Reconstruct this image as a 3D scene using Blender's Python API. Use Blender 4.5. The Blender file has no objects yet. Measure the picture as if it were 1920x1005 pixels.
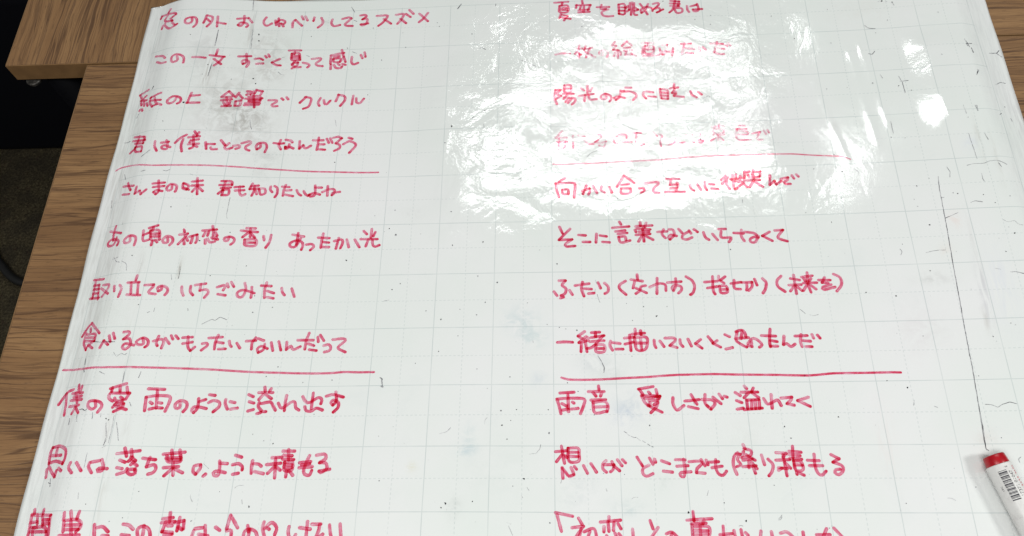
import bpy, bmesh, math, random
from mathutils import Vector, Matrix, noise
import numpy as np

S = bpy.context.scene
COL = S.collection
random.seed(7)

# ------------------------------------------------------------------ camera, world, lamps, exposure
CAM_POS = (0.00786, -0.31481, 0.64162)
CAM_ROT = ((0.998105, 0.016401, 0.059301), (0.011523, 0.896935, -0.442013), (-0.060438, 0.441859, 0.895046))
cam_data = bpy.data.cameras.new("camera")
cam_data.sensor_width = 36.0
cam_data.lens = 29.745
cam_data.clip_start = 0.01
cam_data.clip_end = 50.0
cam = bpy.data.objects.new("camera", cam_data)
cam.matrix_world = Matrix.Translation(CAM_POS) @ Matrix(CAM_ROT).to_4x4()
COL.objects.link(cam)
S.camera = cam

world = bpy.data.worlds.new("World")
S.world = world
world.use_nodes = True
wn = world.node_tree.nodes["Background"]
wn.inputs[0].default_value = (0.93, 0.96, 0.95, 1)
wn.inputs[1].default_value = 0.15

def ceiling_lamp(x, y, z, sx, sy, power, tint=(0.975, 1.0, 0.975)):
    d = bpy.data.lights.new("ceiling_lamp", 'AREA')
    d.shape = 'RECTANGLE'; d.size = sx; d.size_y = sy; d.energy = power; d.color = tint
    o = bpy.data.objects.new("ceiling_lamp", d)
    o.location = (x, y, z)          # an area lamp points straight down by default
    COL.objects.link(o)
    return o
# the room's ceiling fixtures: a twin panel above the far side of the table (it is what mirrors in
# the sheet) and one to the right and one behind on the left
ceiling_lamp(0.21, 1.34, 2.0, 1.35, 0.25, 10.5)
ceiling_lamp(0.37, 1.90, 2.0, 1.02, 0.15, 5.6)
ceiling_lamp(1.8, -0.40, 1.8, 0.5, 0.3, 26)
ceiling_lamp(-0.35, -0.80, 1.6, 1.2, 0.4, 22, (1.0, 1.0, 0.98))

S.view_settings.view_transform = 'Standard'
S.view_settings.look = 'None'
S.view_settings.exposure = 0.08
S.view_settings.gamma = 1.0

# ---- what is drawn on the sheet, in sheet coordinates
INK = [  # (kind, width in 0.1 mm, ink density, strokes in 0.1 mm on the sheet)
('l', 25.2, 0.9, '-3897 3046 -3915 3002|-3984 2978 -3995 2948|-3990 2980 -3917 2982 -3829 2971 -3809 2949 -3848 2922|-3915 2964 -3937 2909 -3913 2887 -3843 2872|-3870 2912 -3835 2866|-3946 2841 -3950 2798|-3924 2864 -3911 2824 -3857 2774 -3816 2780 -3771 2811|-3837 2847 -3802 2810|-3627 2880 -3618 2833 -3649 2807 -3686 2822 -3687 2869 -3639 2891 -3586 2880 -3567 2833 -3570 2793 -3590 2762|-3481 2915 -3490 2854 -3498 2816|-3481 2915 -3422 2896 -3421 2829 -3455 2768|-3472 2868 -3437 2835|-3369 2905 -3356 2772|-3360 2825 -3278 2812|-3171 2885 -3063 2902|-3107 2927 -3099 2840 -3126 2791 -3152 2803 -3128 2838 -3072 2828 -3053 2802 -3065 2781|-3057 2896 -3017 2844|-2885 2918 -2903 2870 -2895 2830 -2864 2807 -2818 2839|-2789 2881 -2773 2818|-2785 2850 -2734 2889 -2691 2870 -2697 2836 -2728 2842|-2759 2908 -2755 2855 -2741 2806|-2717 2836 -2698 2803|-2605 2791 -2609 2858 -2588 2891 -2512 2815|-2527 2939 -2507 2898|-2491 2938 -2464 2885|-2398 2924 -2402 2878|-2325 2916 -2304 2869 -2310 2830 -2346 2791|-2209 2893 -2214 2841 -2185 2805 -2125 2818|-2107 2896 -2042 2913 -2015 2899 -2047 2861 -2074 2823 -2052 2805 -1995 2800|-1925 2934 -1879 2938 -1862 2918 -1900 2881 -1854 2885 -1854 2826 -1893 2802 -1910 2816 -1839 2825|-1754 2918 -1656 2919 -1645 2899 -1686 2830 -1728 2790|-1679 2875 -1602 2809|-1559 2920 -1488 2931 -1477 2915 -1503 2852 -1536 2805|-1509 2865 -1449 2807|-1457 2926 -1408 2884|-1424 2976 -1380 2924|-1232 2925 -1274 2857 -1317 2812|-1318 2920 -1228 2820'),
('l', 24.7, 0.95, '-3936 2439 -3851 2415 -3813 2380|-3903 2356 -3848 2325 -3794 2322|-3686 2387 -3671 2336 -3712 2313 -3737 2340 -3733 2391 -3686 2410 -3630 2385 -3608 2346 -3607 2302|-3527 2369 -3474 2372 -3399 2364|-3296 2474 -3302 2410|-3361 2398 -3291 2389 -3217 2385|-3227 2382 -3259 2317 -3300 2271|-3314 2352 -3236 2290|-3083 2396 -2963 2406|-3011 2432 -2996 2331 -3025 2304 -3040 2335 -3019 2355 -2978 2344 -2972 2307 -2986 2271|-2919 2373 -2872 2381 -2840 2363|-2896 2313 -2833 2319|-2823 2415 -2810 2396|-2796 2435 -2782 2406|-2676 2382 -2730 2349 -2748 2335 -2705 2305 -2660 2300|-2601 2492 -2482 2494|-2540 2480 -2541 2448|-2567 2454 -2497 2455 -2477 2373 -2556 2372 -2568 2448|-2558 2423 -2493 2423|-2555 2397 -2490 2398|-2525 2360 -2548 2309|-2537 2334 -2493 2341 -2498 2304 -2543 2266|-2550 2322 -2520 2282 -2461 2283|-2443 2338 -2387 2323 -2375 2305 -2392 2280|-2360 2386 -2281 2396 -2274 2373 -2314 2329 -2296 2304 -2245 2295|-2175 2428 -2169 2322|-2175 2428 -2107 2446 -2048 2457|-2072 2495 -2056 2438 -2022 2343|-2146 2384 -2081 2389 -2082 2345 -2137 2346 -2146 2384|-2143 2411 -2089 2418|-2043 2406 -2077 2345|-2163 2309 -2162 2259|-2133 2309 -2109 2271 -2059 2270 -2051 2288|-2094 2320 -2078 2307|-2049 2319 -2018 2306|-1963 2404 -1962 2342 -1939 2310 -1896 2327|-1875 2426 -1856 2385|-1842 2456 -1828 2402'),
('l', 24.4, 0.95, '-3922 2021 -4011 1979 -3984 1937|-3928 1950 -3983 1906 -3914 1891|-3946 1901 -3928 1830|-3976 1880 -3962 1846|-3904 1852 -3883 1816|-3758 1939 -3870 1907|-3865 1912 -3868 1853 -3822 1786|-3860 1868 -3745 1853|-3822 1905 -3793 1831 -3726 1792|-3966 1794 -3970 1783|-3943 1793 -3934 1773|-3824 1792 -3776 1805|-3590 1875 -3609 1822 -3654 1805 -3675 1836 -3640 1882 -3592 1887 -3548 1863 -3545 1821 -3570 1801|-3455 1929 -3469 1851 -3476 1809|-3458 1893 -3374 1904|-3481 1809 -3363 1815|-3104 1962 -3164 1892|-3104 1962 -3047 1905|-3144 1888 -3070 1897|-3161 1851 -3065 1868|-3116 1889 -3095 1789|-3140 1834 -3120 1799|-3075 1843 -3079 1807|-3145 1780 -3062 1790|-3007 1949 -3032 1893|-2999 1925 -2964 1885|-3024 1846 -2974 1860 -2979 1800 -3025 1792 -3024 1846|-2934 1971 -2917 1947 -2933 1928|-2930 1971 -2891 1967 -2896 1936|-2847 1993 -2860 1950|-2846 1987 -2788 1977 -2801 1935|-2910 1906 -2807 1916 -2803 1850 -2902 1852|-2935 1880 -2780 1893|-2905 1870 -2801 1874|-2932 1827 -2795 1833|-2937 1803 -2802 1815|-2873 1974 -2840 1783|-2715 1872 -2639 1874 -2637 1856 -2680 1819 -2668 1802 -2625 1806|-2595 1899 -2578 1882|-2549 1913 -2531 1889|-2360 1921 -2414 1849|-2370 1918 -2315 1904 -2310 1862 -2327 1803 -2372 1779|-2221 1906 -2238 1850 -2222 1815|-2186 1880 -2171 1832 -2152 1832 -2123 1873|-2047 1944 -2069 1867|-2052 1944 -1992 1925 -1982 1877 -2020 1813|-1905 1929 -1910 1828|-1873 1898 -1866 1851 -1833 1841 -1799 1890'),
('l', 24.2, 0.95, '-3948 1468 -3829 1440 -3815 1407|-3954 1425 -3807 1396|-3921 1387 -3822 1364|-3829 1440 -3822 1364|-3888 1462 -3904 1342 -3954 1289|-3910 1344 -3831 1330 -3822 1274 -3889 1287 -3908 1338|-3698 1368 -3691 1312 -3661 1260|-3635 1348 -3566 1358|-3588 1375 -3568 1319 -3569 1280 -3607 1280 -3623 1303 -3596 1319 -3540 1298|-3412 1438 -3465 1398 -3502 1346|-3435 1387 -3441 1319 -3424 1252|-3345 1480 -3314 1436|-3302 1470 -3317 1424|-3389 1410 -3290 1425|-3364 1377 -3293 1391|-3357 1366 -3369 1355|-3379 1332 -3284 1341|-3329 1333 -3332 1300 -3357 1285|-3327 1322 -3292 1307|-3347 1434 -3329 1333|-3223 1360 -3206 1288|-3202 1341 -3138 1344|-3168 1304 -3156 1285 -3111 1289|-3086 1389 -3041 1335|-3008 1359 -3042 1313 -3020 1291 -2973 1310|-2963 1333 -2918 1341 -2905 1319 -2939 1301|-2894 1365 -2824 1390 -2812 1368 -2852 1327 -2843 1299 -2814 1287|-2718 1366 -2717 1327 -2745 1303 -2757 1337 -2733 1374 -2677 1373 -2657 1329 -2668 1275|-2599 1378 -2547 1372 -2506 1378|-2538 1414 -2549 1355 -2525 1310|-2492 1418 -2439 1408 -2428 1391|-2453 1368 -2453 1329 -2484 1317 -2487 1339 -2449 1340 -2410 1322|-2359 1403 -2354 1319 -2321 1359 -2298 1323 -2250 1353|-2234 1415 -2140 1415|-2185 1444 -2185 1359 -2189 1309|-2172 1370 -2125 1370|-2171 1314 -2114 1309|-2108 1432 -2085 1387|-2076 1438 -2052 1387|-2048 1443 -2002 1454 -1967 1437 -2018 1381 -1978 1358 -1979 1324 -2023 1297|-1901 1441 -1867 1429|-1946 1369 -1893 1402 -1838 1378 -1831 1344 -1880 1273'),
('u', 17.4, 0.75, '-4063 1114 -4012 1140 -3896 1136 -3705 1104 -3534 1100 -3171 1107 -2990 1105 -2821 1101 -2820 1099 -2499 1084 -2268 1071 -1989 1062 -1729 1052 -1590 1052'),
('l', 23.4, 1, '-3931 917 -3811 896|-3886 942 -3859 887 -3834 854|-3918 828 -3840 813|-3774 879 -3777 805 -3733 832 -3715 793 -3673 839|-3624 901 -3515 910|-3612 863 -3512 873|-3575 932 -3553 825 -3574 788 -3598 810 -3573 830 -3520 820|-3442 884 -3438 841 -3467 825 -3486 851 -3458 894 -3406 884 -3395 848 -3402 816|-3346 902 -3342 854 -3304 840 -3293 883 -3343 908|-3334 860 -3286 840|-3270 926 -3179 941|-3267 883 -3170 893|-3228 965 -3203 796|-3221 875 -3251 820|-3207 875 -3160 830|-3009 943 -2920 942 -2909 905|-3020 900 -2915 910|-3002 869 -2918 878|-2973 939 -2986 853 -3019 809|-2985 848 -2933 856 -2929 803 -2985 795 -2980 843|-2840 892 -2831 828 -2808 797 -2779 814|-2884 884 -2805 893|-2874 848 -2795 856|-2729 928 -2747 869|-2738 901 -2672 908|-2747 869 -2667 877|-2708 907 -2705 854 -2719 801|-2691 855 -2677 818|-2658 877 -2614 878 -2602 831 -2641 814 -2661 866|-2561 901 -2561 869 -2541 843|-2526 907 -2500 886 -2494 828 -2510 791|-2457 903 -2393 899|-2427 920 -2438 861 -2440 808|-2415 861 -2371 867|-2419 819 -2349 804|-2321 868 -2302 831 -2277 812|-2256 858 -2238 826 -2213 808|-2158 917 -2151 821 -2190 800 -2201 821 -2157 837 -2105 821|-2155 895 -2096 895|-2042 911 -2036 810|-2086 847 -2034 874 -1979 873 -1979 831 -1995 815 -1993 836 -1926 849'),
('l', 23.8, 1, '-3952 451 -3821 406|-3902 495 -3906 410 -3894 347|-3861 369 -3876 302 -3932 300 -3947 333 -3915 361 -3855 348 -3826 321 -3833 288|-3718 357 -3711 307 -3751 295 -3769 326 -3725 367 -3671 355 -3658 314 -3662 270|-3606 413 -3596 323 -3584 308 -3542 322|-3601 368 -3552 392|-3561 438 -3487 465|-3523 448 -3525 412|-3543 412 -3467 413 -3446 323 -3520 322 -3543 412|-3532 382 -3462 383|-3526 352 -3456 353|-3508 307 -3509 268|-3479 313 -3463 298|-3380 344 -3371 300 -3405 294 -3419 323 -3387 359 -3341 345 -3329 306 -3349 271|-3252 428 -3243 404|-3282 377 -3215 390 -3240 339 -3278 283|-3233 369 -3202 320|-3238 329 -3226 285|-3192 360 -3131 383 -3123 333 -3131 303|-3167 366 -3168 322 -3172 297|-3012 474 -3002 439|-3091 425 -2972 440|-3034 422 -3040 377|-2996 429 -2992 379|-3066 406 -3077 370|-2976 410 -2958 380|-3054 336 -3048 297|-3035 347 -3012 313 -2970 320 -2965 340|-3002 358 -2988 349|-2969 365 -2947 341|-2852 369 -2860 334 -2886 333 -2890 358 -2849 374 -2807 356 -2806 321 -2828 297|-2714 465 -2635 462|-2758 438 -2612 427|-2678 461 -2671 380|-2683 430 -2736 373|-2673 420 -2630 371|-2714 349 -2619 352 -2615 292 -2702 294 -2714 349|-2701 319 -2623 321|-2554 388 -2544 348|-2489 400 -2494 334 -2520 274|-2299 407 -2198 387|-2252 422 -2252 357 -2255 307|-2223 367 -2261 287 -2305 287 -2310 322 -2260 347 -2209 332 -2196 297 -2205 257|-2167 307 -2118 312 -2098 287 -2125 252|-2068 377 -1970 371|-2028 417 -2034 347 -2035 277|-2019 332 -1969 326|-2017 282 -1964 281|-1922 341 -1861 355 -1845 325 -1861 270|-1885 370 -1900 266|-1812 354 -1787 279|-1741 353 -1693 277|-1598 456 -1600 371|-1668 438 -1639 407|-1564 425 -1579 385|-1688 357 -1540 354|-1620 351 -1637 286|-1585 350 -1575 295 -1552 280 -1518 294'),
('l', 23.0, 0.9, '-3999 -22 -3892 -32|-3979 -34 -3969 -203|-3929 -77 -3904 -220|-3983 -77 -3927 -82|-3978 -116 -3921 -122|-3972 -155 -3915 -161|-3991 -201 -3896 -209|-3880 -92 -3818 -99 -3814 -133 -3864 -204|-3893 -122 -3804 -186|-3756 -121 -3745 -169|-3707 -115 -3685 -149 -3695 -224|-3570 -28 -3574 -71|-3640 -94 -3540 -90|-3609 -94 -3591 -198|-3546 -99 -3535 -198|-3624 -207 -3510 -212|-3487 -118 -3411 -112 -3412 -131 -3438 -169 -3434 -192 -3381 -200|-3341 -124 -3339 -157 -3362 -172 -3372 -139 -3337 -121 -3292 -142 -3285 -179 -3301 -205|-3173 -124 -3166 -166 -3147 -205|-3099 -116 -3095 -168 -3068 -199|-3064 -105 -2978 -88|-3019 -94 -3017 -155 -2965 -144 -2943 -171 -2969 -219|-2877 -118 -2821 -97 -2810 -111 -2822 -144|-2862 -183 -2797 -193|-2798 -82 -2784 -115|-2766 -67 -2738 -109|-2650 -73 -2633 -134 -2652 -201 -2690 -201 -2700 -164 -2662 -140 -2609 -148 -2556 -166|-2585 -110 -2577 -162 -2579 -208|-2506 -94 -2420 -98|-2463 -65 -2471 -132 -2464 -207|-2447 -145 -2389 -164|-2440 -202 -2387 -213|-2327 -116 -2317 -154 -2295 -182|-2240 -121 -2209 -196'),
('l', 23.0, 1, '-3904 -442 -3940 -486 -3974 -553|-3904 -442 -3792 -550|-3900 -493 -3892 -521|-3923 -543 -3834 -553 -3827 -612|-3937 -532 -3940 -612 -3896 -686|-3920 -571 -3835 -584|-3922 -602 -3826 -617|-3845 -623 -3889 -656 -3898 -681|-3889 -638 -3829 -679|-3754 -683 -3732 -622 -3688 -659|-3694 -579 -3673 -633|-3664 -557 -3640 -607|-3576 -549 -3530 -545 -3529 -572 -3566 -612 -3517 -607 -3498 -660 -3531 -700 -3560 -682 -3541 -651 -3468 -664|-3407 -601 -3393 -649 -3432 -659 -3454 -633 -3407 -598 -3363 -617 -3355 -657 -3375 -679|-3316 -625 -3255 -606 -3231 -627 -3240 -684|-3280 -580 -3290 -638 -3277 -664|-3224 -596 -3183 -643|-3180 -572 -3162 -603|-3143 -571 -3118 -598|-3041 -576 -3029 -664 -3003 -699 -2972 -667|-3084 -587 -3007 -580|-3074 -639 -3000 -624|-2916 -635 -2881 -629 -2873 -651 -2915 -692|-2871 -584 -2762 -573|-2798 -556 -2812 -623 -2811 -680|-2796 -618 -2746 -626|-2778 -679 -2721 -676|-2699 -607 -2690 -638 -2675 -655|-2634 -624 -2603 -667|-2558 -605 -2480 -599|-2484 -573 -2507 -617 -2506 -675|-2462 -581 -2413 -599|-2400 -630 -2406 -679 -2444 -705 -2457 -675 -2427 -648 -2374 -670|-2348 -616 -2326 -687|-2286 -607 -2259 -683|-2218 -612 -2214 -679 -2180 -648 -2155 -679 -2100 -653|-2128 -595 -1997 -596|-2039 -532 -2056 -600 -2059 -675|-2036 -627 -1987 -645|-2021 -680 -1961 -689|-1962 -569 -1953 -610|-1943 -551 -1908 -601|-1903 -646 -1862 -637 -1842 -664 -1852 -691 -1892 -703|-1833 -593 -1745 -586 -1726 -604 -1772 -648 -1778 -674 -1716 -706'),
('u', 19.9, 0.85, '-4078 -843 -3902 -852 -3827 -854 -3645 -856 -3439 -854 -3198 -854 -3038 -854 -2791 -858 -2791 -856 -2502 -873 -2295 -879 -2045 -887 -1837 -888 -1714 -880 -1589 -884 -1461 -884'),
('l', 24.6, 1, '-3923 -1025 -3980 -1044 -4038 -1141|-3988 -1051 -3969 -1129 -3957 -1235|-3874 -993 -3862 -1050|-3839 -1006 -3843 -1061|-3923 -1059 -3817 -1064|-3902 -1091 -3819 -1093|-3887 -1055 -3849 -1144|-3921 -1117 -3810 -1122|-3920 -1169 -3827 -1167|-3855 -1176 -3880 -1232|-3852 -1185 -3813 -1231|-3684 -1142 -3669 -1188 -3697 -1208 -3732 -1187 -3737 -1149 -3689 -1138 -3635 -1155 -3619 -1188 -3642 -1233|-3459 -995 -3579 -1038|-3565 -1030 -3565 -1064|-3506 -1017 -3498 -1059|-3449 -1024 -3435 -1070|-3571 -1076 -3418 -1074 -3440 -1124|-3580 -1089 -3573 -1122 -3540 -1142|-3529 -1117 -3512 -1142 -3461 -1137|-3483 -1108 -3465 -1121|-3505 -1154 -3529 -1192|-3518 -1171 -3448 -1162 -3457 -1195 -3514 -1228|-3498 -1187 -3418 -1210|-3276 -1034 -3149 -1036|-3202 -1047 -3187 -1192|-3282 -1104 -3273 -1215|-3282 -1104 -3194 -1089 -3099 -1094 -3094 -1144 -3113 -1215|-3243 -1144 -3225 -1156|-3240 -1202 -3210 -1193|-3176 -1146 -3152 -1150|-3188 -1188 -3140 -1191|-3008 -1138 -3004 -1183 -3035 -1188 -3044 -1159 -3011 -1125 -2957 -1140 -2950 -1181 -2971 -1215|-2867 -1105 -2863 -1180 -2887 -1221 -2906 -1205 -2895 -1176 -2848 -1175 -2794 -1186|-2859 -1130 -2810 -1112|-2785 -1070 -2740 -1076|-2782 -1137 -2745 -1119 -2699 -1131 -2693 -1168 -2734 -1212|-2649 -1110 -2648 -1143 -2624 -1188|-2610 -1126 -2572 -1134|-2600 -1188 -2545 -1179|-2469 -1066 -2430 -1083|-2456 -1125 -2418 -1137|-2457 -1203 -2414 -1191|-2347 -1003 -2338 -1041|-2292 -1016 -2305 -1041|-2390 -1049 -2275 -1049|-2351 -1066 -2381 -1108|-2326 -1070 -2280 -1100|-2374 -1133 -2377 -1166 -2348 -1199|-2356 -1141 -2284 -1129 -2255 -1166 -2234 -1196|-2381 -1224 -2353 -1216|-2338 -1208 -2310 -1208|-2157 -1075 -2161 -1134 -2160 -1200|-2218 -1138 -2184 -1179 -2113 -1130 -2084 -1130 -2070 -1176 -2042 -1197|-1941 -1056 -1942 -1186|-2024 -1085 -1999 -1123 -1964 -1136 -1896 -1095 -1865 -1112 -1869 -1145|-1997 -1169 -1981 -1202 -1939 -1206 -1901 -1182 -1850 -1199|-1831 -1083 -1775 -1071 -1691 -1093|-1757 -1050 -1745 -1122 -1770 -1159 -1788 -1138 -1770 -1117 -1727 -1139 -1726 -1180 -1759 -1217'),
('l', 25.6, 1, '-3988 -1498 -3998 -1545 -3988 -1625|-3988 -1498 -3919 -1492 -3851 -1526 -3836 -1591 -3847 -1637|-3939 -1510 -3936 -1566|-3988 -1562 -3884 -1567|-3984 -1621 -3922 -1611 -3848 -1633|-3993 -1672 -3984 -1731|-3980 -1649 -3934 -1700 -3897 -1734 -3892 -1688|-3877 -1670 -3845 -1692|-3771 -1635 -3778 -1673 -3742 -1713|-3719 -1636 -3668 -1698|-3611 -1636 -3616 -1667 -3582 -1713|-3600 -1632 -3540 -1620|-3523 -1612 -3499 -1666 -3504 -1697 -3533 -1705 -3541 -1686 -3516 -1678 -3469 -1681|-3417 -1563 -3247 -1536|-3365 -1519 -3341 -1581|-3313 -1530 -3300 -1576|-3384 -1613 -3343 -1628|-3395 -1672 -3356 -1679|-3385 -1722 -3329 -1701 -3318 -1678|-3294 -1588 -3318 -1620|-3305 -1588 -3266 -1614 -3294 -1646|-3292 -1619 -3247 -1653|-3257 -1680 -3301 -1685 -3308 -1708 -3279 -1723 -3251 -1711 -3257 -1680|-3213 -1594 -3116 -1603|-3161 -1588 -3174 -1659 -3120 -1642 -3100 -1672 -3117 -1703 -3152 -1716|-3063 -1559 -2901 -1539|-3004 -1526 -2988 -1592|-2942 -1524 -2931 -1567|-3038 -1589 -2924 -1583|-3034 -1570 -3018 -1616 -2926 -1614 -2927 -1567|-3044 -1663 -2931 -1653|-2979 -1623 -2961 -1719|-2978 -1670 -3029 -1725|-2963 -1669 -2892 -1699|-3013 -1600 -2929 -1599|-2763 -1635 -2811 -1647 -2812 -1690 -2789 -1709 -2761 -1666 -2762 -1639|-2728 -1723 -2712 -1708|-2619 -1606 -2609 -1664 -2616 -1719 -2648 -1715 -2655 -1696 -2622 -1684 -2561 -1695|-2612 -1622 -2556 -1625|-2500 -1559 -2450 -1574|-2512 -1633 -2466 -1625 -2434 -1648 -2431 -1672|-2500 -1707 -2458 -1699|-2358 -1602 -2359 -1649 -2355 -1699|-2347 -1625 -2306 -1629 -2284 -1645|-2329 -1687 -2259 -1703|-2206 -1579 -2130 -1576|-2242 -1633 -2132 -1623|-2177 -1583 -2164 -1735|-2176 -1649 -2224 -1700|-2164 -1650 -2128 -1677|-2125 -1528 -2033 -1529|-2116 -1560 -2048 -1565|-2120 -1591 -2032 -1596|-2082 -1517 -2072 -1596|-2101 -1615 -2041 -1616 -2037 -1678 -2096 -1677 -2101 -1615|-2098 -1635 -2042 -1635|-2095 -1658 -2039 -1658|-2076 -1681 -2077 -1728|-2056 -1682 -2023 -1717|-1908 -1566 -1923 -1605 -1941 -1675 -1929 -1710 -1892 -1718 -1877 -1683|-1981 -1620 -1894 -1613|-1979 -1659 -1877 -1652|-1962 -1636 -1900 -1629|-1852 -1563 -1789 -1556 -1777 -1591 -1821 -1622 -1773 -1626 -1760 -1669 -1804 -1700 -1817 -1688 -1736 -1674'),
('l', 25.4, 0.95, '-4010 -1979 -4005 -2009|-3921 -1983 -3921 -2013|-4025 -2016 -3837 -2030|-4023 -2023 -4013 -2172|-3841 -2033 -3817 -2181|-3975 -2018 -3952 -2086|-4016 -2076 -3962 -2071|-4005 -2113 -3948 -2112|-3906 -2059 -3846 -2063|-3901 -2089 -3836 -2093|-3986 -2114 -3866 -2120 -3827 -2210|-4005 -2143 -3846 -2151|-3984 -2121 -3966 -2203|-3921 -2028 -3896 -2104|-3722 -2015 -3716 -2067|-3673 -2004 -3658 -2052|-3607 -2007 -3614 -2059|-3703 -2074 -3619 -2066 -3576 -2088 -3575 -2125 -3598 -2154|-3709 -2081 -3698 -2154|-3687 -2107 -3580 -2103|-3686 -2140 -3588 -2136|-3656 -2074 -3622 -2212|-3722 -2183 -3570 -2179|-3472 -2101 -3452 -2210|-3449 -2123 -3407 -2115 -3362 -2150|-3400 -2180 -3356 -2181|-3261 -2093 -3219 -2100 -3184 -2128|-3260 -2170 -3203 -2176|-3108 -2101 -3104 -2159 -3110 -2203|-3132 -2203 -3150 -2131 -3115 -2105 -3066 -2129 -3041 -2201|-2930 -2002 -2925 -2068|-2978 -2047 -2904 -2038|-2983 -2076 -2884 -2067|-2951 -2069 -2967 -2142 -2891 -2148|-2931 -2098 -2901 -2097|-2852 -2037 -2857 -2133|-2883 -2075 -2817 -2059 -2811 -2118|-2855 -2104 -2820 -2125|-2948 -2164 -2889 -2159|-2731 -2132 -2742 -2197|-2722 -2117 -2667 -2109|-2650 -2094 -2632 -2196|-2689 -2157 -2618 -2167|-2568 -2105 -2533 -2127|-2467 -2016 -2481 -2116|-2462 -2020 -2398 -2108|-2479 -2130 -2444 -2130 -2438 -2195|-2322 -2094 -2308 -2137|-2345 -2195 -2339 -2137 -2303 -2119 -2254 -2138 -2229 -2195|-2302 -2123 -2307 -2195|-2198 -2068 -2202 -2116 -2171 -2196|-2187 -2116 -2139 -2072 -2095 -2109 -2103 -2160|-2172 -2109 -2151 -2120|-1999 -2103 -2002 -2139 -1982 -2197|-1941 -2161 -1959 -2197|-1916 -2110 -1834 -2122|-1860 -2067 -1859 -2197|-1823 -2086 -1757 -2086|-1764 -2090 -1767 -2133 -1790 -2198 -1733 -2159|-1687 -2094 -1678 -2141 -1660 -2198|-1607 -2087 -1588 -2199'),
('l', 22.9, 1, '44 2987 180 2994|124 2981 114 2949|94 2944 174 2943 172 2863 93 2867 94 2944|99 2918 168 2915|98 2892 168 2889|107 2840 92 2790|117 2827 171 2812 136 2755|102 2796 200 2772|320 3004 324 2965|258 2943 403 2942 376 2879|264 2949 258 2911|308 2934 297 2896|282 2877 386 2885|338 2933 331 2856|281 2852 390 2856|466 2911 585 2908|512 2937 505 2886 554 2884|574 2877 513 2848 522 2803 570 2788 620 2792|680 2936 680 2815|680 2936 739 2933 734 2812 680 2815|683 2898 733 2895|681 2856 731 2853|794 2950 780 2861|814 2955 797 2797|773 2913 752 2888|760 2843 780 2861|834 2948 827 2808 855 2794|836 2891 869 2863|834 2846 868 2857|892 2933 928 2867 958 2796|971 2929 937 2854 901 2818 898 2856 949 2892 1007 2870 1010 2838|1020 2927 1070 2937 1073 2911 1026 2863 1076 2873 1083 2834 1052 2817 1113 2852|1194 2957 1277 2947 1263 2890|1187 2925 1279 2915|1190 2893 1272 2887|1238 2961 1211 2854 1174 2811|1222 2866 1294 2856 1296 2811 1247 2801 1225 2847|1350 2886 1351 2834 1364 2808|1384 2878 1439 2894|1450 2907 1458 2829 1413 2812 1405 2838 1493 2840'),
('l', 19.2, 0.75, '47 2333 110 2342 187 2338|276 2437 273 2283|237 2390 304 2394|270 2377 235 2331|264 2306 293 2323|344 2429 323 2375|333 2387 401 2398|382 2398 340 2287|332 2352 427 2290|506 2372 500 2312 476 2313 472 2348 516 2371 553 2334 542 2287|626 2466 595 2424 634 2417|629 2417 603 2369 660 2362|646 2368 647 2272|620 2333 609 2297|674 2343 677 2307|742 2474 691 2415|747 2462 788 2418|709 2390 767 2394|708 2354 785 2357|737 2353 715 2305 782 2309|774 2327 815 2290|885 2444 995 2438|947 2435 938 2356|892 2395 881 2287 1044 2297 1049 2375|912 2406 988 2402 983 2318 907 2322 912 2406|914 2364 981 2360|1075 2410 1122 2407 1096 2300 1072 2295 1079 2331 1174 2320|1177 2367 1161 2279|1256 2411 1351 2411|1290 2421 1257 2291|1281 2361 1374 2344|1295 2301 1361 2292|1424 2366 1429 2318|1461 2364 1487 2328|1531 2404 1649 2394|1599 2420 1560 2296|1607 2347 1658 2334|1570 2301 1596 2277 1652 2275|1663 2388 1690 2369|1702 2405 1723 2374'),
('l', 20.6, 0.95, '42 1919 32 1826 54 1756|42 1919 90 1917 56 1872 93 1847 46 1814|128 1968 185 1966 188 1890 127 1892 128 1968|132 1929 184 1927|112 1870 211 1866|150 1856 116 1811|121 1829 220 1813 224 1778 195 1745|168 1815 135 1776|191 1808 158 1763|346 1959 343 1872|284 1927 311 1902|387 1928 367 1888|263 1840 399 1858|319 1850 313 1780|352 1848 365 1795 426 1797|512 1854 515 1801 477 1797 469 1832 512 1856 558 1828 561 1793 546 1765|654 1889 641 1814 607 1780 589 1804 627 1820 687 1800|658 1877 686 1882|702 1918 753 1916|676 1870 742 1874 792 1843 795 1808 765 1774|872 1863 861 1828 886 1787|896 1868 955 1854|911 1809 980 1801|1023 1892 1026 1788|1028 1891 1091 1871 1089 1774 1034 1781|1030 1851 1089 1843|1027 1816 1087 1808|1157 1944 1154 1898|1116 1894 1191 1902|1162 1886 1131 1841 1167 1828|1169 1851 1147 1806 1234 1791|1303 1852 1314 1811 1353 1781|1372 1843 1402 1813'),
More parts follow.
